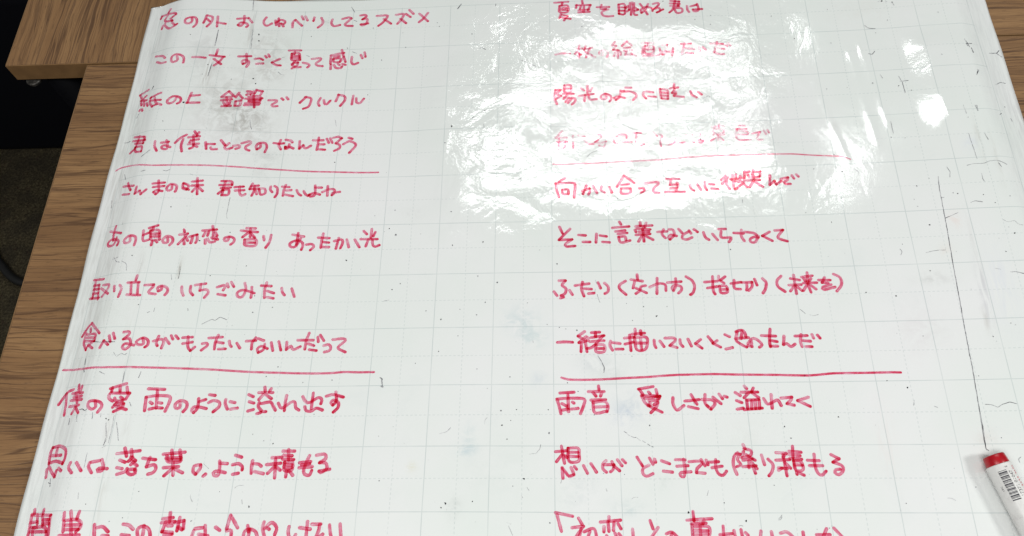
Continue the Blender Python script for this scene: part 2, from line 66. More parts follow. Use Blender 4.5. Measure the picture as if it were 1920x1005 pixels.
('l', 17.0, 0.6, '97 1447 41 1371|31 1372 142 1374|68 1370 62 1241|114 1369 122 1271 94 1261|49 1327 141 1325|197 1389 196 1258|248 1393 302 1380|297 1342 332 1298 387 1296|385 1394 445 1397 453 1359 396 1317 442 1305 497 1319 476 1260 432 1278|539 1361 608 1370|571 1355 569 1312 595 1289|618 1391 681 1384 684 1346|651 1309 728 1306|746 1404 819 1401|778 1403 768 1305|805 1315 839 1281 812 1266|928 1403 962 1364|981 1385 1007 1362 990 1308 991 1249|1041 1258 1110 1282 1122 1326|1137 1282 1209 1284|1224 1360 1278 1364|1284 1331 1289 1282|1351 1372 1349 1350|1317 1297 1351 1274 1380 1300 1327 1307|1465 1445 1574 1452|1531 1476 1527 1432|1481 1422 1562 1419 1557 1375 1477 1378 1481 1422|1470 1357 1565 1359|1510 1344 1506 1301|1490 1329 1438 1292|1526 1327 1550 1294|1712 1452 1756 1445|1681 1415 1770 1411|1690 1414 1666 1360|1688 1392 1775 1378 1772 1350 1684 1354|1664 1338 1695 1293 1793 1295|1818 1359 1890 1373 1858 1319 1863 1291 1903 1290|1923 1388 1936 1349|1955 1392 1965 1364'),
('u', 13.3, 0.8, '10 1090 110 1083 200 1088 380 1088 560 1096 740 1099 984 1107 984 1107 1164 1121 1342 1129 1519 1133 1739 1132 2089 1125 2175 1120 2304 1105 2475 1089 2559 1079 2631 1047'),
('l', 21.1, 1, '116 940 62 899|31 884 39 827 60 743|31 884 187 885 204 853 193 734|92 815 141 819 145 772 96 773 88 815|265 799 332 824 336 798 322 762|306 856 273 768|364 849 397 775|439 841 433 805 463 778|510 834 529 776|643 950 576 832|643 950 728 869|617 852 683 860|611 815 694 813 687 766 613 764 611 815|769 810 813 809 811 783 784 768|824 861 931 873 938 852 895 801 898 769 941 758|1016 902 1126 898|1055 890 1043 838 1104 841|1106 862 1112 835 1090 773|1044 801 1101 804|994 766 1164 763|1217 832 1223 796 1247 774|1279 841 1308 778|1351 860 1346 808 1360 776|1383 838 1426 832|1401 791 1457 782|1533 917 1495 876|1554 905 1499 835|1541 864 1534 833 1559 781|1595 925 1586 873|1626 929 1621 882|1573 879 1634 882|1597 852 1614 857|1594 832 1598 780 1624 784|1664 912 1640 851|1661 891 1696 890 1682 839 1606 780|1658 860 1712 797|1703 957 1698 905|1703 952 1746 955|1727 941 1733 909|1783 969 1768 918|1780 949 1841 951 1832 905|1740 893 1822 895|1719 863 1827 864|1780 907 1770 856 1733 796|1778 851 1845 794|1919 907 1907 810 1951 849 1963 813 2010 847|2009 868 2071 881 2063 855 2031 836 2041 817 2084 814|2108 900 2121 869|2147 909 2162 888'),
('l', 21.3, 1.05, '60 439 86 373|151 416 98 358 54 310|59 309 167 312 110 269 118 244 191 248|224 355 284 349|261 286 321 284|379 362 372 278|409 346 464 335|428 282 488 276|582 476 594 451|519 418 662 429|544 382 626 390|564 357 642 365|567 328 586 274 664 291|571 328 623 331 630 292|759 466 761 431|810 460 799 421|718 428 860 434|712 393 719 373|729 403 841 395|791 431 776 392|718 344 838 351|780 391 783 279|773 343 736 280|790 337 860 294|745 373 831 375|903 369 984 372|956 392 940 348 967 309|1003 391 1037 385 1042 336 1005 293 993 313 1016 337 1062 326|1084 393 1111 354|1171 367 1118 334 1111 300 1148 289 1192 308|1172 376 1187 347|1215 385 1243 360|1293 354 1306 305 1333 282|1368 337 1405 278|1423 382 1482 383|1442 359 1441 301 1520 299 1519 284 1499 256|1548 342 1628 335|1615 369 1608 311 1628 262|1638 349 1712 337 1735 317|1750 307 1719 250 1681 251 1680 280 1716 298 1749 292|1847 343 1784 306 1861 257|1894 356 1961 359 1911 292 1937 267 1985 249'),
('l', 21.4, 1, '49 -82 104 -82 74 -124 107 -157 98 -203 64 -220|6 -184 31 -221|136 -172 160 -214|60 -245 85 -236|183 -130 301 -114|247 -99 237 -159 256 -229|258 -159 320 -165|294 -206 340 -202|377 -105 396 -157|431 -111 459 -144 457 -190 431 -208|607 -95 560 -127 554 -164 605 -220|706 -36 708 -83|653 -82 748 -98|682 -101 666 -161|771 -140 733 -149 723 -185 688 -212|691 -162 775 -207|871 -72 861 -215|807 -155 876 -124 933 -134 937 -189|955 -116 1067 -109|1024 -80 1023 -145 999 -191 988 -167 1015 -140 1064 -155 1065 -187 1039 -214|1112 -63 1159 -102 1175 -157 1158 -212 1136 -230|1260 -118 1368 -111|1331 -68 1324 -188 1336 -229|1280 -173 1363 -161|1380 -65 1381 -97 1419 -130|1433 -71 1393 -102|1380 -157 1433 -158 1439 -213 1386 -217 1380 -157|1385 -188 1438 -189|1476 -136 1559 -125|1504 -105 1500 -178 1548 -189|1567 -129 1648 -127 1644 -168 1615 -204|1603 -135 1602 -176 1596 -199|1672 -100 1686 -155|1737 -97 1762 -134 1751 -189 1726 -229|1891 -77 1853 -118 1854 -173 1905 -220|1964 -102 2035 -118|1944 -162 2042 -160|1993 -71 1994 -240|1988 -167 1949 -216|2000 -168 2042 -214|2055 -91 2142 -80|2067 -96 2082 -129|2130 -107 2110 -129|2064 -146 2169 -145|2105 -51 2099 -152 2112 -230|2090 -161 2054 -214|2103 -152 2156 -203|2188 -122 2280 -125|2239 -101 2213 -146 2260 -152|2282 -166 2214 -187 2219 -210 2310 -189|2316 -71 2363 -104 2365 -168 2320 -226'),
('l', 21.6, 1.05, '30 -642 91 -638 152 -642|252 -549 198 -588 230 -611|263 -593 204 -646 262 -633|224 -654 219 -724|254 -620 267 -724|279 -602 278 -629|308 -559 374 -555|341 -554 340 -594|303 -603 409 -586|401 -586 317 -681 268 -698|294 -638 407 -630|342 -664 406 -669 404 -725 340 -725 342 -664|344 -699 401 -698|460 -635 454 -674 473 -713|479 -648 536 -657|501 -705 557 -705|574 -610 651 -602|616 -584 621 -719|576 -662 645 -645|663 -532 664 -580|707 -545 709 -581|636 -575 738 -568|655 -606 752 -607 742 -703 669 -711 655 -606|656 -654 745 -655|703 -611 706 -707|811 -630 812 -669 822 -695|858 -639 887 -687|900 -614 972 -615 979 -637 935 -679 990 -697|1019 -629 1020 -663 1038 -689|1083 -625 1106 -686|1183 -631 1140 -665 1188 -705|1245 -606 1276 -654|1313 -642 1279 -666 1335 -698|1381 -591 1415 -609|1377 -716 1429 -704|1471 -567 1513 -554 1535 -568 1546 -611|1461 -627 1565 -620|1479 -567 1464 -636 1492 -671 1540 -702|1520 -559 1505 -628|1555 -672 1591 -630 1630 -639 1664 -683 1642 -704|1582 -638 1584 -698 1553 -689|1669 -605 1779 -611|1743 -550 1727 -649 1728 -701|1735 -649 1785 -659|1733 -697 1784 -698|1845 -613 1832 -686 1860 -678 1888 -704 1922 -683|1932 -614 2026 -612|1980 -602 1968 -662 1974 -705|1989 -654 2046 -660|2005 -706 2051 -707|2066 -604 2074 -634|2108 -609 2124 -635'),
('u', 20.1, 1.15, '58 -945 110 -960 181 -964 252 -964 363 -962 475 -956 593 -950 751 -943 870 -934 988 -928 1017 -928 1017 -928 1236 -925 1368 -929 1484 -933 1716 -938 1960 -947 2060 -943 2177 -933 2329 -932 2496 -932 2617 -931 2693 -933'),
('l', 21.8, 1, '44 -1074 155 -1067|107 -1091 109 -1226|20 -1124 35 -1177 50 -1242|20 -1124 115 -1116 232 -1124 227 -1178 202 -1242|59 -1161 94 -1181|62 -1214 105 -1206|142 -1149 153 -1157|133 -1206 184 -1200|350 -1017 353 -1051|269 -1063 391 -1063|305 -1071 327 -1100|376 -1067 363 -1100|287 -1133 401 -1129|302 -1145 315 -1235 409 -1223|302 -1153 388 -1141 418 -1178 409 -1227|317 -1190 410 -1186|778 -1024 663 -1044|671 -1048 696 -1090|740 -1069 751 -1082|800 -1049 805 -1082|684 -1098 827 -1103 818 -1123|687 -1106 707 -1155 737 -1180|709 -1122 804 -1107|739 -1139 802 -1139|811 -1115 799 -1180 749 -1236|729 -1179 834 -1233|808 -1156 776 -1172|746 -1155 745 -1180|927 -1116 924 -1165 951 -1217 1007 -1181|1018 -1145 1127 -1134|1069 -1093 1088 -1134 1108 -1170|1041 -1190 1113 -1207|1150 -1134 1227 -1139 1247 -1168 1212 -1212 1184 -1183|1177 -1094 1171 -1159 1191 -1191|1237 -1115 1293 -1168|1285 -1091 1308 -1128|1326 -1108 1344 -1116|1411 -1080 1446 -1105|1415 -1145 1452 -1162|1412 -1214 1458 -1206|1486 -1028 1502 -1049|1553 -1045 1538 -1074|1457 -1077 1583 -1078|1514 -1081 1475 -1122|1537 -1082 1586 -1123|1492 -1142 1584 -1139|1492 -1142 1492 -1210|1530 -1147 1522 -1211|1556 -1147 1553 -1211|1587 -1143 1583 -1211|1465 -1218 1602 -1208|1684 -1100 1678 -1209|1623 -1132 1648 -1176 1696 -1157 1728 -1145 1749 -1189|1756 -1129 1837 -1122 1831 -1142 1796 -1174 1847 -1187|1962 -1124 1879 -1151 1966 -1198'),
('l', 22.6, 1, '4 -1544 92 -1536|50 -1501 71 -1633|53 -1567 11 -1621|76 -1575 91 -1590|100 -1517 176 -1517 183 -1559 178 -1617 106 -1617 100 -1517|107 -1548 175 -1548|106 -1579 175 -1582|52 -1667 58 -1747|55 -1671 81 -1705 104 -1731 141 -1720|120 -1667 134 -1697 141 -1720|146 -1659 161 -1678|215 -1651 243 -1708|272 -1636 311 -1700|386 -1613 363 -1636 361 -1674 386 -1700|370 -1643 445 -1643 436 -1681 417 -1696|431 -1620 445 -1651 485 -1689|473 -1605 505 -1651|511 -1605 533 -1628|622 -1586 659 -1651|708 -1647 662 -1673 660 -1711 688 -1730 734 -1711|715 -1593 739 -1639|753 -1601 759 -1624|804 -1613 863 -1636|814 -1692 880 -1700|910 -1605 981 -1606|917 -1655 1000 -1651|970 -1602 976 -1674 963 -1734 938 -1726 943 -1704 1018 -1697|1010 -1621 1092 -1617 1105 -1636 1065 -1674 1059 -1704 1121 -1708|1101 -1606 1126 -1652|1138 -1610 1149 -1644|1209 -1607 1206 -1667 1221 -1712 1253 -1724 1281 -1694|1158 -1625 1229 -1622|1177 -1667 1252 -1656|1378 -1554 1348 -1585 1337 -1653 1356 -1717|1366 -1562 1395 -1566 1372 -1607 1394 -1645 1362 -1660|1425 -1493 1437 -1524|1429 -1524 1480 -1540 1468 -1578 1407 -1593|1409 -1577 1423 -1547|1439 -1570 1501 -1612|1412 -1612 1480 -1604|1456 -1616 1450 -1668|1407 -1661 1503 -1654|1476 -1631 1508 -1676|1480 -1661 1493 -1710|1553 -1574 1567 -1646|1598 -1605 1629 -1647 1615 -1699 1590 -1729|1663 -1556 1736 -1561 1710 -1591|1655 -1613 1755 -1610|1712 -1572 1721 -1730|1664 -1688 1692 -1673|1719 -1632 1754 -1674|1667 -1670 1728 -1677|1791 -1508 1783 -1595|1760 -1546 1847 -1554|1753 -1568 1836 -1580|1760 -1599 1844 -1607|1783 -1618 1837 -1626 1843 -1686 1792 -1689 1783 -1618|1787 -1648 1841 -1652|1794 -1700 1795 -1719|1811 -1708 1845 -1726|1941 -1570 1935 -1656 1949 -1712 1975 -1727 2009 -1698|1886 -1615 1970 -1619|1895 -1656 1990 -1656|2064 -1574 2118 -1605 2070 -1631 2131 -1657 2133 -1694 2099 -1724 2072 -1709 2083 -1687 2113 -1683'),
('l', 22.5, 1, '-1 -2002 124 -2027|10 -2017 41 -2134|168 -2041 192 -2084|119 -2109 203 -2098 131 -2194|184 -2116 168 -2193|206 -2137 279 -2115 299 -2192|249 -2136 226 -2193|392 -2029 391 -2057|328 -2068 475 -2053|383 -2064 388 -2132|427 -2071 421 -2125|353 -2100 351 -2136|456 -2078 476 -2114|369 -2164 386 -2185|431 -2146 444 -2177|460 -2149 481 -2177|560 -2117 563 -2191|691 -2056 709 -2113|746 -2105 682 -2190|804 -2148 845 -2137 885 -2175|844 -2147 827 -2190|1008 -1991 1010 -2055|960 -2052 1141 -2041|1083 -2048 1073 -2076|990 -2077 1095 -2073|993 -2084 992 -2189|1014 -2098 1114 -2101 1106 -2189|1004 -2126 1105 -2126|1051 -2084 1049 -2189|1002 -2151 1103 -2150|1216 -2094 1214 -2189|1188 -2154 1275 -2147|1291 -2126 1299 -2189|1342 -2119 1347 -2168|1372 -2140 1388 -2157|1483 -2129 1469 -2188|1557 -2133 1561 -2188|1620 -2143 1667 -2136 1717 -2181|1780 -2136 1780 -2188|1873 -2154 1967 -2154|1949 -2112 1906 -2188|2002 -2108 2055 -2174'),
]
SCRATCHES = [
(5.0, 1.3, '3326 826 3312 709 3309 609 3300 412 3290 220 3277 13 3264 -251 3251 -506 3239 -753 3231 -971 3217 -1162 3208 -1308 3195 -1470 3195 -1538 3211 -1550'),
(3.1, 0.7, '3217 -1162 3214 -1246 3210 -1369 3195 -1522'),
(4.2, 1.1, '3303 417 3361 440 3412 463'),
(4.3, 1.1, '3306 615 3333 618'),
(4.3, 1.1, '3582 923 3642 936 3725 936 3773 955 3822 960 3866 943 3912 918'),
(4.2, 1.1, '3842 934 3857 889'),
(4.2, 1.1, '3534 554 3567 568 3629 556'),
(4.6, 1.1, '3199 1920 3218 1845 3220 1728'),
(4.6, 1.1, '3197 1859 3273 1864'),
(4.6, 1.1, '3853 2301 3872 2235 3879 2203'),
(4.8, 1.1, '3858 2241 3913 2250'),
(4.8, 1.1, '2979 2205 3011 2196 3041 2229'),
(4.9, 1.1, '3003 2549 3032 2514 3093 2502'),
(6.5, 1.1, '4080 2178 4156 2193 4197 2153'),
(5.7, 1.1, '4156 2193 4191 2229'),
(4.3, 1.1, '3415 918 3431 868 3420 815'),
(3.9, 1.1, '3264 -1197 3305 -1201 3351 -1221 3390 -1199 3444 -1183 3491 -1197'),
(4.1, 1.1, '3698 -102 3743 -102 3800 -121'),
(3.4, 0.8, '3085 100 3138 113 3198 120 3244 118'),
(3.3, 0.8, '3754 378 3787 356 3840 364 3869 328 3899 323'),
(3.3, 0.8, '3592 -64 3630 -76'),
(3.4, 0.8, '3681 836 3681 777 3690 755'),
(3.4, 0.8, '2885 143 2897 118 2883 88'),
(3.2, 0.8, '2751 -1156 2739 -1198'),
(3.1, 0.8, '2890 -1208 2912 -1217'),
(3.0, 0.8, '2844 -1895 2873 -1899 2896 -1914'),
(3.0, 0.8, '1620 -2043 1637 -2028 1646 -2016'),
(4.9, 0.8, '3892 1941 3874 1888'),
(5.4, 0.8, '4043 1801 4104 1841 4153 1841'),
(3.7, 0.8, '3777 1539 3786 1475'),
(3.6, 0.8, '3040 1423 3040 1296'),
(3.5, 0.8, '3664 1249 3678 983'),
(3.5, 0.8, '3797 1242 3813 1174'),
(3.0, 0.8, '3408 -1643 3407 -1615 3426 -1600'),
(3.6, 0.8, '3677 1544 3685 1451'),
(3.4, 0.8, '2003 -381 2040 -420'),
(3.4, 0.8, '2072 -430 2100 -440 2140 -431'),
(3.8, 0.8, '3040 1953 3056 1908'),
(3.6, 0.8, '2642 955 2680 908'),
(4.0, 1.1, '-2949 -463 -2893 -428 -2870 -416 -2848 -425 -2807 -396 -2749 -417'),
(5.7, 1.1, '-3824 -623 -3771 -633 -3681 -634 -3633 -635'),
(4.1, 1.1, '-3215 38 -3214 -11 -3216 -49'),
(5.7, 1.1, '-3866 -822 -3873 -765'),
(3.6, 0.7, '-3588 -765 -3556 -737 -3529 -748 -3509 -734'),
(3.6, 0.7, '-3361 -327 -3363 -361'),
(3.6, 0.7, '-3621 -730 -3598 -757'),
(3.6, 0.7, '-3415 -372 -3396 -362'),
(3.5, 0.7, '-3088 -325 -3083 -343'),
(3.6, 0.7, '-3282 -14 -3269 -61'),
(3.9, 0.7, '-3687 61 -3676 22'),
(6.4, 1.0, '-3869 -835 -3854 -885'),
(5.9, 1.0, '-3805 -1207 -3776 -1205 -3755 -1219 -3740 -1207'),
(5.6, 0.45, '-3496 -894 -3493 -983'),
(5.5, 0.45, '-3554 -1318 -3529 -1431 -3534 -1498'),
(6.0, 0.45, '-3704 -893 -3656 -915'),
(5.6, 0.45, '-3363 -891 -3373 -943'),
(5.5, 0.45, '-3403 -1148 -3385 -1181'),
(5.8, 0.45, '-3682 -1237 -3675 -1286'),
(7.7, 0.45, '-3819 -1247 -3806 -1305'),
(5.6, 0.45, '-3610 -1246 -3608 -1274'),
(8.1, 0.45, '-3888 -1272 -3881 -1322'),
(5.5, 0.45, '-3503 -1261 -3499 -1334 -3500 -1478'),
(5.4, 0.45, '-3471 -1317 -3426 -1461'),
(5.4, 0.7, '-3844 147 -3788 161'),
(5.4, 0.7, '-3833 164 -3793 117 -3761 109'),
(4.2, 0.7, '-3743 117 -3701 95 -3679 60'),
(5.5, 0.7, '-3831 525 -3828 493'),
(3.6, 0.7, '-3221 65 -3216 36'),
(3.8, 0.7, '-2906 772 -2910 595 -2899 555'),
(5.8, 0.7, '-3956 1053 -3928 991'),
(4.6, 0.7, '-4024 786 -4013 700'),
(6.7, 0.9, '-3805 1209 -3765 1241 -3727 1275'),
(7.2, 0.9, '-3983 1698 -3971 1742'),
(6.0, 0.9, '-4053 1423 -4016 1421 -3991 1432'),
(5.0, 0.9, '-3555 1043 -3522 1037 -3493 1053'),
(4.8, 0.9, '-3303 1009 -3278 999'),
(5.8, 0.9, '-3766 1043 -3727 1049'),
(5.0, 0.9, '-2855 1630 -2840 1561 -2826 1527'),
(7.7, 0.9, '-3878 2012 -3868 2046'),
(4.1, 0.6, '-2050 1644 -2033 1574'),
(5.0, 0.8, '-2029 3052 -1986 2977'),
(4.9, 0.8, '-928 2958 -894 3015'),
(4.8, 0.8, '-1964 2467 -1917 2446'),
(4.8, 0.8, '-2420 2430 -2388 2415'),
(5.0, 0.8, '-1986 2872 -1954 2857'),
(4.7, 0.8, '-2673 2219 -2640 2189 -2610 2183'),
(4.7, 0.8, '-2654 2402 -2630 2408'),
(4.7, 0.8, '-3332 2720 -3333 2582'),
(4.6, 0.8, '-3325 2276 -3335 2138'),
(6.8, 0.8, '-3868 2038 -3879 2011'),
(9.7, 0.35, '-3046 3147 -3035 3012'),
(9.5, 0.35, '-2994 2745 -2977 2498'),
(9.3, 0.35, '-3322 2314 -3335 2138'),
(9.5, 0.35, '-3333 2727 -3332 2517'),
(4.7, 1.0, '-701 2446 -672 2457 -635 2431'),
(4.9, 1.0, '-935 2958 -896 3021'),
(4.5, 1.0, '-743 1614 -721 1625'),
(4.9, 1.0, '-548 2976 -544 3001'),
(4.5, 1.0, '-934 1516 -931 1541'),
(4.5, 1.0, '-627 1504 -630 1541'),
(4.3, 1.0, '-306 930 -276 950 -282 901'),
(4.3, 1.0, '316 1154 353 1196 415 1223'),
(4.7, 0.5, '-297 2293 -232 2251 -78 2169'),
(4.5, 0.5, '1084 2064 1096 2056 1108 2047'),
(4.0, 1.0, '367 -217 375 -253 387 -290'),
(3.9, 1.0, '354 -762 380 -808 401 -865 397 -905'),
(3.1, 0.6, '355 -80 365 -118'),
(3.1, 0.6, '352 -161 348 -192'),
(3.2, 0.6, '-1443 -252 -1415 -244 -1386 -240'),
(3.0, 0.6, '-172 -625 -167 -643'),
(3.3, 0.55, '-200 -1566 -146 -1558 -115 -1521 -109 -1489'),
(3.3, 0.55, '-547 -1328 -543 -1296 -527 -1274'),
(3.2, 0.55, '-212 -1819 -197 -1841'),
(3.2, 0.55, '-255 -1877 -244 -1894'),
(3.1, 0.55, '-362 -2075 -330 -2087'),
(3.1, 0.55, '-347 -2099 -330 -2137 -316 -2166'),
(3.3, 0.55, '-898 -1403 -841 -1387 -811 -1355'),
(4.1, 1.0, '533 -1385 555 -1399'),
(4.1, 1.0, '559 -1406 573 -1420'),
(4.1, 1.0, '585 -1422 607 -1434'),
(4.1, 1.0, '611 -1434 622 -1432'),
(4.1, 1.0, '630 -1438 655 -1458'),
(4.1, 1.0, '670 -1460 692 -1473'),
(4.0, 1.0, '707 -1483 725 -1498'),
(4.0, 1.0, '736 -1501 749 -1508'),
(3.0, 0.7, '384 -820 399 -858 397 -905'),
(2.9, 0.7, '1083 -1154 1089 -1178'),
(3.2, 0.6, '567 -1899 583 -1888 612 -1887'),
(3.2, 0.6, '378 -1824 385 -1843'),
(3.2, 0.6, '51 -1751 41 -1784'),
(3.0, 0.8, '1617 -2050 1632 -2048 1645 -2029'),
(3.1, 0.8, '1330 -2094 1342 -2088 1359 -2094'),
(3.1, 0.8, '1135 -1838 1121 -1875'),
(3.3, 0.55, '-2468 -1814 -2443 -1795 -2400 -1792'),
(3.3, 0.55, '-2801 -1865 -2797 -1888 -2778 -1918'),
(3.3, 0.55, '-2397 -1901 -2388 -1935'),
(3.3, 0.55, '-2741 -1627 -2695 -1665'),
(5.3, 0.6, '-3934 -1746 -3918 -1809'),
(5.3, 0.6, '-3944 -1777 -3921 -1786'),
(3.8, 0.6, '-3648 -1866 -3640 -1915'),
(3.9, 0.6, '-3649 -1558 -3649 -1675'),
(3.8, 0.6, '-3525 -1423 -3524 -1463 -3539 -1499'),
(3.7, 0.6, '-3515 -1502 -3543 -1518'),
(3.7, 0.8, '1654 671 1656 636'),
(4.5, 0.8, '1076 2058 1095 2063 1117 2045'),
(4.4, 0.8, '1412 1767 1460 1794 1477 1782'),
(4.5, 0.8, '1287 2119 1311 2136'),
(9.6, 0.5, '-1404 -933 -1386 -946'),
(9.6, 0.5, '-1390 -950 -1381 -1001'),
(9.6, 0.5, '-1393 -1005 -1376 -1014'),
(5.4, 1.0, '3175 2830 3190 2841'),
(5.4, 1.0, '3244 2832 3255 2824'),
(5.4, 1.0, '3303 2817 3313 2773'),
(5.2, 1.0, '3856 2246 3866 2213'),
(6.9, 1.0, '3894 2194 3901 2139'),
(5.1, 1.0, '3791 1536 3790 1478'),
(7.2, 1.0, '3989 1454 4009 1473'),
(6.9, 1.0, '4095 1436 4101 1409'),
(5.7, 1.0, '3867 1875 3902 1935'),
]
SPECKS = """-3510 1814 12;-3669 1598 5;-3630 1486 4;-3100 324 8;-3409 656 6;-2851 416 5;-3657 168 6;-2661 91 5;-2018 2515 6;-1431 2500 5;-1779 2761 5;-776 2632 6;-1472 2683 4;-1662 2352 6;-2331 2076 5;-2399 2672 5;-3602 2661 5;-2899 2127 9;-2867 2067 8;-2926 2687 10;-2914 2604 9;-3359 2277 6;-3106 2109 5;-3392 2159 4;-2005 1167 6;-1764 1936 5;-1379 393 11;-1442 458 6;-1795 148 8;-1404 645 5;-1582 592 4;-2543 -345 7;-2382 -297 5;-1304 -86 5;-1371 -141 6;-2548 -192 5;-3503 -300 5;-2953 -12 5;-2348 -912 5;-2262 -830 6;-1799 -948 6;-2038 -966 4;-2387 -1392 4;-2214 -1468 6;-2292 -1445 4;-1913 -1233 4;-2333 -1954 8;-2762 -2061 6;-2580 -1841 3;-3572 -1951 4;-3369 -2075 4;-3277 -2047 4;-3195 -1848 4;-3561 -1286 6;-3539 -1296 6;-931 1526 9;-625 1690 5;-1130 2792 5;-1107 2743 5;-985 1344 7;-163 1072 6;-898 617 7;-871 277 6;-605 304 7;35 77 7;-651 643 5;576 714 5;-570 -275 6;-639 -389 6;-473 -91 8;-640 -28 6;-936 -426 7;-781 -336 4;-1067 -346 5;-787 -577 4;-940 -712 5;-620 -868 5;-1125 -814 4;-354 -938 5;100 -524 4;47 -510 5;190 -537 7;-217 -285 4;-53 -483 4;-49 -1211 5;-44 -1398 8;-298 -1209 5;-342 -1298 4;-410 -1336 7;-420 -1218 7;-369 -1447 5;-236 -1753 8;-319 -1808 4;-619 -1924 5;-821 -1939 9;-852 -1970 6;-43 -2076 6;-1338 -1767 5;845 -419 8;744 -332 5;936 -335 4;647 -455 4;605 -301 4;309 -1253 5;188 -1061 5;105 -989 5;732 -1339 6;279 -1210 4;2165 -1284 6;1752 -1356 6;1788 -1446 6;521 -1717 4;364 -1711 4;1241 -1927 5;439 -1664 4;1385 -2057 8;1618 -1800 4;1970 -2108 4;975 -1997 9;2332 2430 6;2661 2355 5;2543 1821 5;2957 1858 7;3614 2128 6;3692 2647 5;3088 2450 5;3221 2596 5;3278 1751 5;3179 1811 6;3691 1412 4;4068 1557 7;2688 2770 5;2148 2718 5;3210 2838 10;3302 2812 8;3015 1255 5;3130 1240 4;2551 1218 5;2500 1102 5;2303 959 5;2540 921 6;3248 813 4;3414 657 5;3449 648 6;3652 626 5;3860 601 5;3728 543 5;2375 420 5;3134 742 6;3088 612 4;3104 542 4;3165 359 8;3708 83 5;2175 520 4;2914 187 4;3815 249 7;2548 -244 6;2777 -282 7;3086 -66 5;3600 -545 5;3631 -560 4;3444 -652 5;2919 -634 4;1961 -951 5;2577 -999 5;2720 -1057 7;3266 -972 4;3059 -1817 5;2542 -1933 4;3322 -1455 4;310 2668 6;1119 2956 6;1567 2754 5;1413 2709 5;1557 2641 5;1536 2032 6;1351 1315 8;781 1410 5;1504 183 6;626 -767 4;"""
DIRT_AND_SHADE = """-3410 2420 156 270 0.2 0.19 0.17;-3133 1840 251 288 0.22 0.21 0.2;-2842 1573 199 229 0.2 0.19 0.18;-2826 2517 210 212 0.14 0.14 0.13;-2762 2249 156 179 0.16 0.16 0.15;-3329 2255 62 266 0.28 0.27 0.26;-3362 2088 31 147 0.3 0.3 0.3;-3014 2788 21 336 0.3 0.3 0.28;-2639 1189 122 225 0.12 0.11 0.1;-2935 1693 150 172 0.16 0.15 0.14;-3443 1334 297 171 0.08 0.08 0.07;-2268 2857 27 25 0.6 0.6 0.55;-3543 -536 36 258 0.15 0.15 0.15;-3482 -998 26 272 0.22 0.22 0.22;-3384 -1433 21 190 0.3 0.3 0.28;-3522 -1350 25 266 0.25 0.25 0.25;-3562 32 33 135 0.3 0.3 0.28;-3220 39 18 93 0.4 0.4 0.4;-3928 -1333 247 1066 0.1 0.1 0.09;-3468 -1888 32 277 0.2 0.2 0.2;-3927 -602 197 755 0.1 0.1 0.1;-3927 96 208 717 0.1 0.1 0.1;-4035 937 128 537 0.15 0.15 0.15;-3994 1588 112 726 0.14 0.14 0.13;-3981 2563 106 782 0.12 0.12 0.11;-277 -440 141 112 0.16 0.09 0.07;-167 -593 105 80 0.18 0.1 0.08;604 -1198 116 114 0.14 0.1 0.06;-124 -962 60 68 0.1 0.07 0.04;304 -819 111 79 0.1 0.08 0.06;-691 -1524 74 43 0.22 0.13 0.08;-661 -1432 50 105 0.12 0.07 0.05;-755 -1982 48 73 0.14 0.12 0.11;154 -1820 159 183 0.07 0.05 0.04;544 -1963 94 54 0.16 0.1 0.08;450 -911 127 97 0.08 0.06 0.06;792 -1778 79 73 0.07 0.05 0.05;539 -1262 83 85 0.1 0.07 0.03;-374 2239 1 1 0.0 0.0 0.0;3609 -241 89 324 0.08 0.06 0.01;3458 -282 28 279 0.25 0.23 0.18;3419 -512 20 92 0.2 0.2 0.2;3097 -135 149 48 0.12 0.11 0.1;2926 -588 203 187 0.04 0.05 0.04;3376 408 51 78 0.0 0.06 0.07;3252 112 50 67 0.0 0.04 0.05;3668 1138 61 71 0.06 0.05 0.0;3004 2735 296 170 0.02 0.03 0.03;-1095 -1660 37 33 0.06 0.08 0.16;2480 -1465 70 269 0.0 0.04 0.04;-1262 610 96 55 0.06 0.06 0.05;4182 1465 52 238 0.2 0.2 0.17;3479 102 17 285 0.15 0.15 0.14;3839 961 21 287 0.12 0.12 0.12;3736 1189 18 203 0.2 0.2 0.2;3218 -1450 76 61 0.07 0.09 0.09;2525 1386 54 52 0.1 0.1 0.1;-449 -1681 243 233 0.03 0.02 0.02;1459 -1436 160 138 0.03 0.03 0.03;"""
CZ = [0.0, 0.0582, 0.6139, -0.2218, -0.9309, 0.4286, 3.7499, -1.5363, -1.9834, -0.2665, 0.2301, -0.0652, 0.7078, 0.2364, 0.9302, 0.5544, -0.3959, -0.681, -1.3174, 0.4071, 0.2591, 1.1119, 0.7593, 0.3229, -0.6805, -0.1062, -0.2359]
CD = [0.0, 0.2001, -0.0885, -0.5386, -0.2482, -0.038, 0.333, 0.0215, -0.0446, 0.5289, 0.1846, -0.0394, -0.1527, -0.0898, -0.0182, -0.0608, -0.0658, 0.0651, 0.0348, 0.0318, -0.0149, 0.0921, 0.0301, -0.0325, 0.0051, 0.0273, 0.0687]

